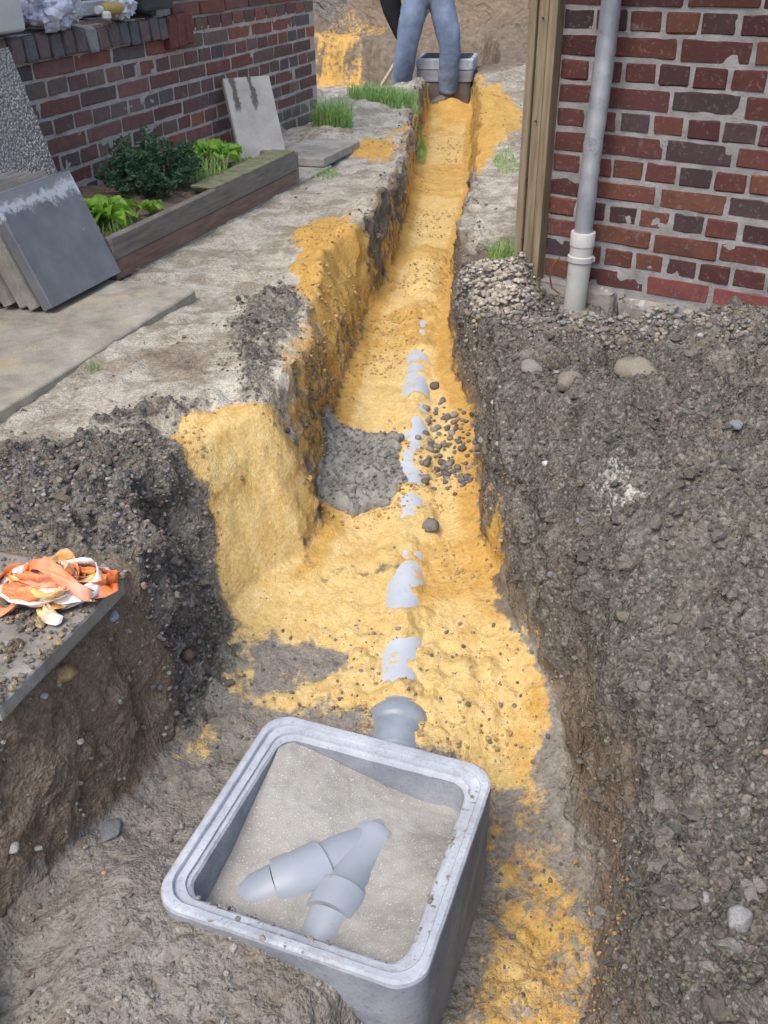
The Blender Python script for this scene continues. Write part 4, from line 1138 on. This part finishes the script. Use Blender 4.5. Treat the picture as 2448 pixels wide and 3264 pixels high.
# ---------------------------------------------------------------- near inspection chamber
CH_C = Vector((-.098, 1.155, -.32)); CH_R = R(-20.4)
ch = thing('inspection_chamber', 'open square precast concrete inspection chamber with grey pipe junction in the foreground', 'chamber', CH_C, CH_R)
ch.scale = (1.075, 1.075, 1.0)
def rsq(h, r, n=11):
    out = []
    for q, (sx, sy) in enumerate(((1, 1), (-1, 1), (-1, -1), (1, -1))):
        for k in range(n):
            a = q * math.pi / 2 + k / (n - 1) * math.pi / 2
            out.append((sx * (h - r) + r * math.cos(a), sy * (h - r) + r * math.sin(a)))
    return out
def loft(bm, prof, sub=0):
    rings = []
    for h, r, z in prof:
        rings.append([bm.verts.new((x, y, z)) for x, y in rsq(h, r)])
    for a, b in zip(rings, rings[1:]):
        n = len(a)
        for k in range(n): bm.faces.new((a[k], a[(k + 1) % n], b[(k + 1) % n], b[k]))
    return rings
bm = bmesh.new()
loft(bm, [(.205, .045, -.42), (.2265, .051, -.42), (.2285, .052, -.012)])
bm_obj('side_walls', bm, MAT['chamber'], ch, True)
bm = bmesh.new()
loft(bm, [(.2285, .052, -.012), (.2275, .052, -.004), (.223, .050, 0), (.213, .046, 0), (.2115, .045, -.002), (.2105, .045, -.009), (.198, .041, -.010), (.1965, .040, -.010), (.1955, .040, -.016), (.190, .036, -.018), (.1865, .035, -.024)])
bmesh.ops.subdivide_edges(bm, edges=[e for e in bm.edges if e.calc_length() > .12], cuts=14)
for v in bm.verts:
    k = mnoise(Vector(v.co) * 45); v.co.z += .0011 * k; v.co.x += .0009 * mnoise(Vector(v.co) * 60 + Vector((3, 0, 0))); v.co.y += .0009 * mnoise(Vector(v.co) * 60 + Vector((0, 7, 0)))
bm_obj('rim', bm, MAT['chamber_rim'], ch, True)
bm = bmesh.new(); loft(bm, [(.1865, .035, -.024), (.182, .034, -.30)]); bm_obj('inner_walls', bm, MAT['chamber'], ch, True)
# cement benching inside
ng = 90
PX, PY = np.meshgrid(np.linspace(-.185, .185, ng), np.linspace(-.185, .185, ng))
def bench(p, q):
    z = -.088 + .062 * np.exp(-((p + .20) ** 2 + (q - .20) ** 2) / .17 ** 2)
    z = z + .034 * sstep(.02, .19, p) * sstep(.22, .0, q) + .012 * sstep(-.05, -.19, q) * sstep(-.1, .15, p)
    z = z - .018 * sstep(-.05, -.19, p) * sstep(.05, -.15, q)
    z = z - .012 * sstep(.02, .18, q) * sstep(-.06, .1, p)
    return z
PZ = bench(PX, PY) + .005 * fbm2(PX, PY, .05, 3, 21) + .0025 * fbm2(PX, PY, .012, 2, 22)
idx = np.arange(ng * ng).reshape(ng, ng)
me = quick_mesh('cement_benching', np.stack([PX, PY, PZ], -1).reshape(-1, 3), np.stack([idx[:-1, :-1], idx[:-1, 1:], idx[1:, 1:], idx[1:, :-1]], -1).reshape(-1, 4), MAT['cement'])
link(bpy.data.objects.new('cement_benching', me), ch)
def cl(x, y, z):
    """world to chamber coordinates"""
    v = Matrix.Rotation(-CH_R, 3, 'Z') @ (Vector((x, y, 0)) - Vector((CH_C.x, CH_C.y, 0)))
    return Vector((v.x, v.y, z))
def bz(v): return float(bench(np.array([v.x]), np.array([v.y]))[0])
A0, A1 = cl(-.030, 1.222, 0), cl(-.122, 1.012, 0)
dm = (A1 - A0)
def mp(f, up): v = A0 + dm * f; return Vector((v.x, v.y, bz(v) + up - .008))
def q2(p, up): return Vector((p.x, p.y, bz(p) + up - .008))
# outlet stub at the top of the junction
bm = bmesh.new(); add_tube(bm, [mp(-.14, -.040), mp(-.02, -.026), mp(.05, -.020)], .038, 32); bm_obj('outlet_pipe', bm, MAT['pvc_grey'], ch, True)
# straight run: outlet collar, body, flared inlet socket
bm = bmesh.new()
add_tube(bm, [mp(.030, -.020), mp(.031, -.020), mp(.10, -.017), mp(.102, -.017), mp(.30, -.012), mp(.56, -.008), mp(.60, -.007), mp(.83, -.008), mp(.832, -.008)], [.041, .0435, .0435, .0410, .0410, .0410, .0475, .0475, .041], 36)
junc = bm_obj('pipe_junction', bm, MAT['pvc_grey'], ch, True)
bm = bmesh.new(); add_tube(bm, [mp(.80, -.010), mp(.95, -.018), mp(1.10, -.040)], .0400, 32); bm_obj('inlet_pipe', bm, MAT['pvc_grey'], ch, True)
# branch leaving the junction near its outlet, elbow and incoming pipe
B0 = mp(.08, 0); Bm = cl(-.165, 1.128, 0); B1 = cl(-.262, 1.100, 0)
bm = bmesh.new()
add_tube(bm, [q2(B0, -.018), q2(B0.lerp(Bm, .4), -.012), q2(B0.lerp(Bm, .70), -.009), q2(B0.lerp(Bm, .705), -.009), q2(Bm, -.008)], [.038, .0410, .0410, .0410, .040], 36)
bm_obj('branch_arm', bm, MAT['pvc_grey'], junc, True)
bm = bmesh.new()
e0 = B0.lerp(Bm, .66)
add_tube(bm, [q2(e0, -.009), q2(e0.lerp(Bm, .01), -.009), q2(Bm, -.007), q2(Bm.lerp(B1, .12), -.007), q2(Bm.lerp(B1, .36), -.010), q2(Bm.lerp(B1, .365), -.010)], [.041, .0475, .0475, .0475, .0465, .041], 36)
bm_obj('elbow_socket', bm, MAT['pvc_grey'], junc, True)
bm = bmesh.new(); add_tube(bm, [q2(Bm.lerp(B1, .33), -.011), q2(Bm.lerp(B1, .65), -.018), q2(B1, -.040)], .0400, 32); bm_obj('branch_pipe', bm, MAT['pvc_grey'], ch, True)
# mortar dropped on the rim
P_ = []
for _ in range(150):
    e = random.random()
    if e < .55: p = Vector((random.uniform(.188, .222), random.uniform(-.2, .17), 0))
    else: p = Vector((random.uniform(-.2, .2), random.uniform(-.225, -.188), 0))
    P_.append(p)
P_ = np.array([[v.x, v.y, -.012 if max(abs(v.x), abs(v.y)) < .21 else -.003] for v in P_])
o = scatter('mortar_crumbs', P_, .0015 + .005 * rng.random(len(P_)) ** 3, palette(len(P_), [(.34, .31, .27), (.42, .39, .34), (.3, .27, .22)]), MAT['clod'], ICO1, (.4, .8), .3)
o.parent = ch; o['kind'] = 'stuff'

# ---------------------------------------------------------------- buried pipe in the trench
dp = thing('drain_pipe', 'light grey plastic drain pipe half buried in the trench sand with socket at the chamber', 'pipe', (.024, 1.55, -.47))
def pc(y, off=0.0):
    return Vector((np.interp(y, PIPE_Y, PIPE_X) - .024, y - 1.55, np.interp(y, PIPE_Y, PIPE_TOP) - .062 + off + .47))
bm = bmesh.new(); add_tube(bm, [pc(y) for y in np.linspace(1.56, 4.6, 60)], .062, 32); bm_obj('pipe', bm, MAT['pvc_sandy'], dp, True)
bm = bmesh.new()
add_tube(bm, [pc(1.40), pc(1.475), pc(1.48), pc(1.545), pc(1.55), pc(1.558), pc(1.575), pc(1.582), pc(1.59), pc(1.60)], [.065, .065, .069, .070, .076, .079, .079, .075, .071, .063], 36)
sock_ = bm_obj('socket', bm, simple('socket_pvc', (.22, .26, .31), (.34, .385, .44), 14, 5, .35, .2, .003, 60, .5, speck=((.5, .38, .2), 34, .66)), dp, True)
bm = bmesh.new(); add_tube(bm, [pc(1.600), pc(1.601), pc(1.612), pc(1.613)], [.063, .067, .067, .063], 36); bm_obj('seal_ring', bm, MAT['pvc_grey'], sock_, True)

# rough patch of mortar lying across the trench
nx, ny = 70, 90
XX, YY = np.meshgrid(np.linspace(-.225, .085, nx), np.linspace(2.28, 2.78, ny))
ed = sdist(XX + .03 * fbm2(XX, YY, .08, 3, 5), YY + .03 * fbm2(XX, YY, .08, 3, 6), [(-.215, 2.34), (-.10, 2.31), (.02, 2.33), (.06, 2.45), (.05, 2.60), (.07, 2.70), (-.05, 2.73), (-.215, 2.76)])
ZZ = height(XX.ravel(), YY.ravel()).reshape(XX.shape)
ZZ = np.minimum(ZZ, floor_z(XX.ravel(), YY.ravel()).reshape(XX.shape) + .06) + np.where(ed < 0, .03 * np.clip(-ed / .03, 0, 1) ** .5, -.06 * np.clip(ed / .02, 0, 1)) + .034 * np.abs(fbm2(XX, YY, .06, 4, 8)) + .014 * fbm2(XX, YY, .018, 2, 18) - .006
idx = np.arange(nx * ny).reshape(ny, nx)
me = quick_mesh('mortar_patch', np.stack([XX, YY, ZZ], -1).reshape(-1, 3), np.stack([idx[:-1, :-1], idx[:-1, 1:], idx[1:, 1:], idx[1:, :-1]], -1).reshape(-1, 4), MAT['rough_cement'])
mp_o = tag(link(bpy.data.objects.new('mortar_patch', me)), 'rough grey mortar patch lying on the trench floor left of the pipe', 'mortar')
msel = np.argwhere(ed < -.004); msel = msel[rng.integers(0, len(msel), 1500)]
mpp = np.stack([XX[msel[:, 0], msel[:, 1]], YY[msel[:, 0], msel[:, 1]], ZZ[msel[:, 0], msel[:, 1]]], 1) + rng.normal(0, .004, (1500, 3)) * np.array([1, 1, .2])
mc = scatter('mortar_crumbs', mpp, .0018 + .006 * rng.random(1500) ** 3, palette(1500, [(.24, .23, .205), (.32, .305, .28), (.19, .18, .16)], .15), MAT['clod'], ICO1, (.5, .9), .4)
mc.parent = mp_o; mc['kind'] = 'stuff'

# ---------------------------------------------------------------- far inspection chamber with grating
fc = thing('inspection_chamber', 'far concrete inspection chamber with stacked rings and metal grating behind the worker', 'chamber', (.62, 9.22, -.32), R(-10))
bm = bmesh.new(); loft(bm, [(.235, .05, .0), (.235, .05, .30)]); bm_obj('base_ring', bm, simple('wet_concrete', (.15, .13, .115), (.24, .21, .18), 6, bump=.3), fc)
MAT['ring'] = concrete_material('grey_ring_concrete', (.27, .28, .285), (.38, .39, .40), (.47, .48, .49))
bm = bmesh.new(); loft(bm, [(.20, .04, .305), (.25, .06, .305), (.252, .06, .39), (.245, .06, .395), (.2, .04, .395)]); bm_obj('middle_ring', bm, MAT['ring'], fc)
bm = bmesh.new(); loft(bm, [(.20, .04, .402), (.252, .06, .402), (.255, .06, .475), (.248, .058, .487), (.222, .045, .487), (.218, .044, .47), (.20, .04, .465)]); top_ = bm_obj('top_ring', bm, MAT['chamber_rim'], fc)
bm = bmesh.new()
for k in range(15): add_box(bm, (-.196 + .028 * k, 0, .478), (.008, .40, .014))
for k in range(15): add_box(bm, (0, -.196 + .028 * k, .480), (.40, .007, .012))
for sx in (-1, 1):
    add_box(bm, (sx * .207, 0, .479), (.016, .43, .02)); add_box(bm, (0, sx * .207, .4795), (.398, .016, .019))
bm_obj('grating', bm, MAT['iron'], top_)
bm = bmesh.new(); add_box(bm, (0, 0, .40), (.39, .39, .01)); bm_obj('sump', bm, MAT['iron'], fc)

# ---------------------------------------------------------------- orange warning tape
def tape_material():
    t = NT('warning_tape')
    u = t.attr('col', 0)
    c = t.ramp(u, [(.0, (.78, .18, .04)), (.22, (.80, .24, .06)), (.36, (.84, .46, .05)), (.46, (.80, .80, .80)), (.62, (.82, .82, .80)), (.70, (.84, .50, .06)), (.80, (.78, .20, .05)), (1, (.80, .25, .08))])
    c = t.mix(t.ramp(t.noise(30, 5, .65), [(.54, (0, 0, 0)), (.64, (.6, .6, .6))]), c, (.22, .14, .11))
    c = t.mix(t.ramp(t.noise(12, 3), [(.45, (0, 0, 0)), (.7, (.35, .35, .35))]), c, (.85, .75, .70))
    return t.done(c, .4, t.bump(t.noise(50, 3), .3, .004), .4)
MAT['tape'] = tape_material()
tape = thing('warning_tape', 'crumpled orange and white warning tape lying on the slab by the pit', 'tape', (-.628, 1.43, .024))
V_, F_, C_ = [], [], []
pts = []
N = 72
for k in range(N):
    a = k * 1.9 + random.uniform(-.5, .5); r = .02 + .085 * random.random() ** .7
    pts.append(Vector((r * math.cos(a) * 1.15, r * math.sin(a) * .75, .006 + .062 * random.random() * (1.15 - r / .12) + .006 * (k % 3))))
pts[0] = Vector((-.115, -.045, .004)); pts[1] = Vector((-.06, -.06, .012)); pts[-1] = Vector((.045, -.095, .004)); pts[-2] = Vector((-.0, -.07, .02))
sub = 7; path = []
for k in range(N - 1):
    p0, p1, p2, p3 = pts[max(k - 1, 0)], pts[k], pts[k + 1], pts[min(k + 2, N - 1)]
    for q in range(sub):
        f = q / sub
        path.append(.5 * ((2 * p1) + (p2 - p0) * f + (2 * p0 - 5 * p1 + 4 * p2 - p3) * f * f + (3 * p1 - p0 - 3 * p2 + p3) * f ** 3))
tw = 0.0
for i, p in enumerate(path):
    tdir = (path[min(i + 1, len(path) - 1)] - path[max(i - 1, 0)]).normalized()
    tw += random.uniform(-.14, .16)
    s0 = tdir.cross(Vector((0, 0, 1)))
    s0 = (s0.normalized() if s0.length > .05 else Vector((1, 0, 0)))
    sdv = Matrix.Rotation(1.25 * math.sin(tw * 2.3), 3, tdir) @ s0
    for j in range(5):
        e = (j / 4 - .5)
        v = p + sdv * (.028 * e) + Vector((0, 0, .006 * math.sin(i * .9 + j * 1.7)))
        v.z = max(v.z, .003 + .001 * (j % 2)); V_.append(v)
        C_.append(((i * .013) % 1.0, 0, 0))
for i in range(len(path) - 1):
    for j in range(4): F_.append((i * 5 + j, i * 5 + j + 1, i * 5 + j + 6, i * 5 + j + 5))
me = quick_mesh('ribbon', np.array([v[:] for v in V_]), np.array(F_), MAT['tape'], True, np.array(C_))
o = link(bpy.data.objects.new('ribbon', me), tape)
sol = o.modifiers.new('thickness', 'SOLIDIFY'); sol.thickness = .0006

# ---------------------------------------------------------------- single stones worth naming
def stone(label, x, y, r, col, sc=(1, .85, .7), rough=.25, seed=1, name='stone', mat='stone', z=None, cat='stone', lift=.45):
    V, F = ICO3
    q = V + seed * 3.7
    k = 1 + rough * 1.6 * noise3(q[:, 0] * 1.4, q[:, 1] * 1.4, q[:, 2] * 1.4, seed) + rough * .8 * noise3(q[:, 0] * 3.3, q[:, 1] * 3.3, q[:, 2] * 3.3, seed + 5) + (.5 * noise3(q[:, 0] * 6.1, q[:, 1] * 6.1, q[:, 2] * 6.1, seed + 9) if mat == 'clod' else 0)
    W = V * k[:, None]
    if mat == 'stone':
        g = np.random.default_rng(seed)
        for _ in range(9):
            nv = g.normal(size=3); nv /= np.linalg.norm(nv); dd = W @ nv; c_ = g.uniform(.62, .88)
            W = W - np.maximum(dd - c_, 0)[:, None] * nv[None] * .92
    W = W * np.array(sc) * r
    me = quick_mesh(name, W, F, MAT[mat], True, np.repeat(np.array([col]), len(W), 0))
    o = link(bpy.data.objects.new(name, me))
    o.location = (x, y, (surf(x, y) if z is None else z) + r * sc[2] * lift); o.rotation_euler = (0, 0, seed * 1.3)
    return tag(o, label, cat, 'single stones')
stone('round grey clod lying on the sand beside the buried pipe', 0.131, 2.216, 0.0288, (0.24, 0.22, 0.2), seed=1, mat='clod')
stone('ochre yellow stone among the dark soil at lower right', 0.417, 0.831, 0.0098, (0.5, 0.36, 0.16), seed=2, mat='stone')
stone('large pale grey stone sunk in soil at lower right', 0.475, 0.782, 0.0222, (0.33, 0.34, 0.35), seed=3, mat='stone')
stone('beige rounded stone at the bottom edge of the right heap', 0.392, 0.692, 0.0146, (0.42, 0.38, 0.3), seed=4, mat='stone')
stone('angular whitish stone beside the beige one at bottom edge', 0.390, 0.726, 0.0091, (0.5, 0.5, 0.5), seed=5, mat='stone')
stone('small grey angular stone above the ochre yellow one', 0.455, 0.841, 0.0098, (0.36, 0.37, 0.38), seed=6, mat='stone')
stone('half buried pale boulder below the red brick house wall', 0.684, 2.309, 0.0626, (0.3, 0.27, 0.2), seed=7, mat='stone', rough=.3, sc=(1, .8, .6), lift=.12)
stone('flat brownish stone below the gravel band on right heap', 0.486, 2.223, 0.0424, (0.27, 0.24, 0.19), seed=8, mat='stone')
stone('lumpy grey stone near the trench edge below the post', 0.417, 2.435, 0.0334, (0.3, 0.28, 0.25), seed=9, mat='stone', rough=.3, sc=(1, .8, .6), lift=.12)
stone('white quartz stone on the right trench lip', 0.319, 2.231, 0.0165, (0.66, 0.62, 0.55), seed=10, mat='stone')
stone('small chipped white stone higher on right trench lip', 0.315, 2.393, 0.0121, (0.72, 0.72, 0.72), seed=11, mat='stone')
stone('white shell like pebble inland of the trench lip', 0.396, 1.996, 0.0093, (0.78, 0.78, 0.8), seed=12, mat='stone')
stone('white flat pebble at the trench edge below lumpy stone', 0.329, 2.579, 0.0127, (0.7, 0.7, 0.68), seed=13, mat='stone', rough=.3, sc=(1, .8, .6), lift=.12)
stone('blue grey stone right of the whitish sand spill', 0.796, 1.883, 0.0180, (0.22, 0.25, 0.28), seed=14, mat='stone')
stone('dark slate lump in the middle of the right heap', 0.733, 1.754, 0.0202, (0.12, 0.115, 0.125), seed=15, mat='stone')
stone('blue grey pebble above the dark overhang on right heap', 0.442, 1.782, 0.0097, (0.2, 0.23, 0.28), seed=16, mat='stone')
stone('blue grey pebble low on the right bank by the sand', 0.382, 1.751, 0.0099, (0.2, 0.23, 0.28), seed=17, mat='stone')
stone('bluish white stone at the edge of the tape slab', -0.541, 1.469, 0.0154, (0.5, 0.54, 0.58), seed=18, mat='stone')
stone('white pebble in brown earth under the tape slab', -0.615, 1.255, 0.0082, (0.66, 0.62, 0.52), seed=19, mat='stone')
stone('yellow sand lump in brown earth under the tape slab', -0.590, 1.302, 0.0205, (0.55, 0.36, 0.13), seed=20, mat='clod')
stone('chalky white stone at the left foot of the pit', -0.669, 1.103, 0.0151, (0.6, 0.57, 0.5), seed=21, mat='stone')
stone('orange pebble on grey soil left of the chamber', -0.522, 1.111, 0.0057, (0.6, 0.38, 0.2), seed=22, mat='stone')
stone('bluish flat stone sunk in grey soil left of the chamber', -0.544, 1.230, 0.0300, (0.2, 0.22, 0.25), seed=23, mat='stone', sc=(1, .8, .22))
stone('dark red brick fragment in gravel left of the sand slope', -0.451, 1.628, 0.0193, (0.13, 0.07, 0.05), seed=24, mat='clod')
stone('small dark stone on sand right of the buried pipe', 0.183, 3.032, 0.0198, (0.14, 0.11, 0.09), seed=25, mat='clod')

bm = bmesh.new(); add_box(bm, (0, 0, 0), (.24, .20, .05), None, .012, 2, .004)
o = bm_obj('concrete_fragment', bm, MAT['slab']); o.location = (-.77, .83, surf(-.77, .83) + .02); o.rotation_euler = (.08, -.1, R(25))
tag(o, 'pale broken concrete slab corner in the lower left of the pit', 'concrete')
# dry stalks and litter
def stalk(label, p0, p1, r=.0012):
    a, b = Vector(p0), Vector(p1)
    bm = bmesh.new(); m = (a + b) / 2 + Vector((0, 0, .012))
    add_tube(bm, [Vector((0, 0, 0)), m - a, b - a], [r, r, r * .6], 6)
    o = bm_obj('dry_stalk', bm, MAT['straw']); o.location = a
    return tag(o, label, 'stalk', 'dry stalks')
stalk('thin dry stalk across the end of the long slab', (-0.979, 3.552, -0.003), (-0.860, 3.458, 0.010))
stalk('dry stalk on the right heap below the gravel', (0.443, 2.561, 0.010), (0.518, 2.606, 0.028))
stalk('short dry stalk near the foot of the drainpipe', (0.624, 2.527, 0.036), (0.717, 2.648, 0.060))
stalk('dry stalk lying beside the post foot', (0.424, 3.170, 0.015), (0.617, 3.421, 0.016))
stalk('broken stalk on the right slope by the whitish spill', (0.534, 1.566, 0.024), (0.548, 1.635, 0.054))
stalk('dry stalk on the trench shoulder by the dark stones', (0.234, 2.454, -0.318), (0.269, 2.456, -0.296))
stalk('pale twig on the heap at far right', (0.588, 1.371, -0.069), (0.634, 1.362, -0.037))

# ---------------------------------------------------------------- people at the far end
def skin_mesh(name, joints, edges, mat, parent, root=0, sub=2):
    me = bpy.data.meshes.new(name)
    me.from_pydata([j[:3] for j in joints], edges, []); me.update(); me.materials.append(mat)
    o = link(bpy.data.objects.new(name, me), parent)
    sk = o.modifiers.new('skin', 'SKIN'); sk.use_smooth_shade = True
    for i, j in enumerate(joints):
        r = j[3] if isinstance(j[3], tuple) else (j[3], j[3])
        me.skin_vertices[0].data[i].radius = r
        me.skin_vertices[0].data[i].use_root = (i == root)
    ss = o.modifiers.new('smooth', 'SUBSURF'); ss.levels = sub; ss.render_levels = sub
    return o

fold_tex = bpy.data.textures.new('folds', 'CLOUDS'); fold_tex.noise_scale = .11; fold_tex.noise_depth = 2

def person(label, pelvis, lk, la, rk, ra, chest, neck, head, hands, mats, lfoot, rfoot):
    """all points in world space"""
    t = thing('person', label, 'person', (pelvis[0], pelvis[1], min(la[2], ra[2]) - .09))
    O = Vector(t.location)
    w = lambda p: tuple(Vector(p) - O)
    P, C, N_, H_ = Vector(pelvis), Vector(chest), Vector(neck), Vector(head)
    side = (Vector(rk) - Vector(lk)); side.z = 0; side = side.normalized()
    lh, rh = P - side * .10 + Vector((0, 0, -.04)), P + side * .10 + Vector((0, 0, -.04))
    sh = side * .19
    def fwd(a): return Vector(a)
    # body: one continuous skin
    J = [(*w(P), .09), (*w(lh), .075), (*w(lk), .055), (*w(la), .04), (*w(rh), .085), (*w(rk), .055), (*w(ra), .04),
         (*w(P.lerp(C, .5)), .085), (*w(C), .095), (*w(N_), .055), (*w(N_.lerp(H_, .55)), .06), (*w(H_), .085), (*w(H_ + (H_ - N_).normalized() * .09), .06)]
    E = [(0, 1), (1, 2), (2, 3), (0, 4), (4, 5), (5, 6), (0, 7), (7, 8), (8, 9), (9, 10), (10, 11), (11, 12)]
    for sgn, hd in ((-1, hands[0]), (1, hands[1])):
        s0 = C + sh * sgn + Vector((0, 0, .03)); el = s0.lerp(Vector(hd), .5) + side * sgn * .06 + Vector((0, .03, -.05))
        b = len(J); hv = Vector(hd); dv = (hv - el).normalized()
        J += [(*w(s0), .06), (*w(el), .042), (*w(hv), .03), (*w(hv + dv * .05), (.036, .02))]
        E += [(8, b), (b, b + 1), (b + 1, b + 2), (b + 2, b + 3)]
        for q in range(4):
            f0 = hv + dv * .06 + side * (.022 * (q - 1.5)); L_ = (.07, .08, .075, .06)[q]
            c = len(J)
            J += [(*w(f0 + dv * L_ * .5), .0085), (*w(f0 + dv * L_ * .8 + Vector((0, 0, -.02))), .0075)]
            E += [(b + 3, c), (c, c + 1)]
        c = len(J); th = hv + dv * .02 + side * (-sgn) * .035
        J += [(*w(th), .01), (*w(th + dv * .035), .0085)]; E += [(b + 2, c), (c, c + 1)]
    skin_mesh('body', J, E, MAT['skin'], t)
    # trousers
    def leg(h, k, a):
        h, k, a = Vector(h), Vector(k), Vector(a)
        return [(*w(h.lerp(k, .45)), .125), (*w(k), .098), (*w(k.lerp(a, .5)), .100), (*w(k.lerp(a, .85)), .090), (*w(a + Vector((0, 0, .01))), .100)]
    T = [(*w(P), (.165, .135)), (*w(P + Vector((0, 0, .12))), (.165, .13)), (*w(lh), .115)] + leg(lh, lk, la) + [(*w(rh), .115)] + leg(rh, rk, ra)
    TE = [(0, 1), (0, 2), (2, 3), (3, 4), (4, 5), (5, 6), (6, 7), (0, 8), (8, 9), (9, 10), (10, 11), (11, 12), (12, 13)]
    tr = skin_mesh('trousers', T, TE, mats[0], t, 0, 4)
    dsp = tr.modifiers.new('folds', 'DISPLACE'); dsp.texture = fold_tex; dsp.strength = .022; dsp.mid_level = .5; dsp.texture_coords = 'LOCAL'
    # jacket
    Jk = [(*w(P + Vector((0, 0, .0))), (.19, .18)), (*w(P.lerp(C, .5)), (.18, .165)), (*w(C), (.19, .16)), (*w(C.lerp(N_, .7)), .085)]
    JE = [(0, 1), (1, 2), (2, 3)]
    for sgn, hd in ((-1, hands[0]), (1, hands[1])):
        s0 = C + sh * sgn + Vector((0, 0, .03)); el = s0.lerp(Vector(hd), .5) + side * sgn * .06 + Vector((0, .03, -.05)); b = len(Jk)
        Jk += [(*w(s0), .115), (*w(el), .10), (*w(el.lerp(Vector(hd), .9)), .055)]; JE += [(2, b), (b, b + 1), (b + 1, b + 2)]
    skin_mesh('jacket', Jk, JE, mats[1], t)
    # hair
    bm = bmesh.new(); V, F = ICO2
    hc = H_ + (H_ - N_).normalized() * .045 + Vector((0, -.012, .012))
    vs = [bm.verts.new(Vector(w(hc)) + Vector((v[0] * .092, v[1] * .10, v[2] * .085))) for v in V]
    for f in F: bm.faces.new([vs[i] for i in f])
    bm_obj('hair', bm, MAT['hair'], t, True)
    # boots
    for a, ft in ((la, lfoot), (ra, rfoot)):
        a = Vector(a); d = Vector(ft).normalized()
        B = [(*w(a + Vector((0, 0, .06))), .058), (*w(a + Vector((0, 0, -.02))), .055), (*w(a - d * .03 + Vector((0, 0, -.055))), (.05, .045)), (*w(a + d * .10 + Vector((0, 0, -.05))), (.05, .042)), (*w(a + d * .18 + Vector((0, 0, -.062))), (.045, .03))]
        skin_mesh('boot', B, [(0, 1), (1, 2), (1, 3), (3, 4)], MAT['boot'], t)
    return t

zr = surf(.60, 8.95); zl = surf(.21, 9.0)
person('worker in blue jeans and black jacket bending over at the far trench end', (.43, 8.98, .70), (.25, 8.86, .30), (.20, 8.98, zl + .085), (.62, 8.88, .28), (.61, 8.95, zr + .085),
       (.27, 9.36, 1.00), (.23, 9.58, 1.13), (.22, 9.68, 1.16), ((.27, 9.30, .20), (.62, 9.70, .78)), (MAT['jeans'], MAT['black_cloth']), (.2, 1, 0), (-.75, -.4, 0))
shovel = thing('shovel', 'thin wooden handled shovel leaning behind the worker at the pit edge', 'shovel', (.02, 8.95, surf(.02, 8.95)))
bm = bmesh.new(); add_tube(bm, [(0, 0, .12), (.16, .12, .34), (.5, .38, .78)], .014, 10); bm_obj('handle', bm, MAT['straw'], shovel, True)
bm = bmesh.new()
for sx in (-1, 0): add_box(bm, (-.05, -.03, .05), (.16, .012, .2), Matrix.Rotation(R(40), 4, 'X')) if sx == 0 else None
bm_obj('blade', bm, MAT['iron'], shovel)
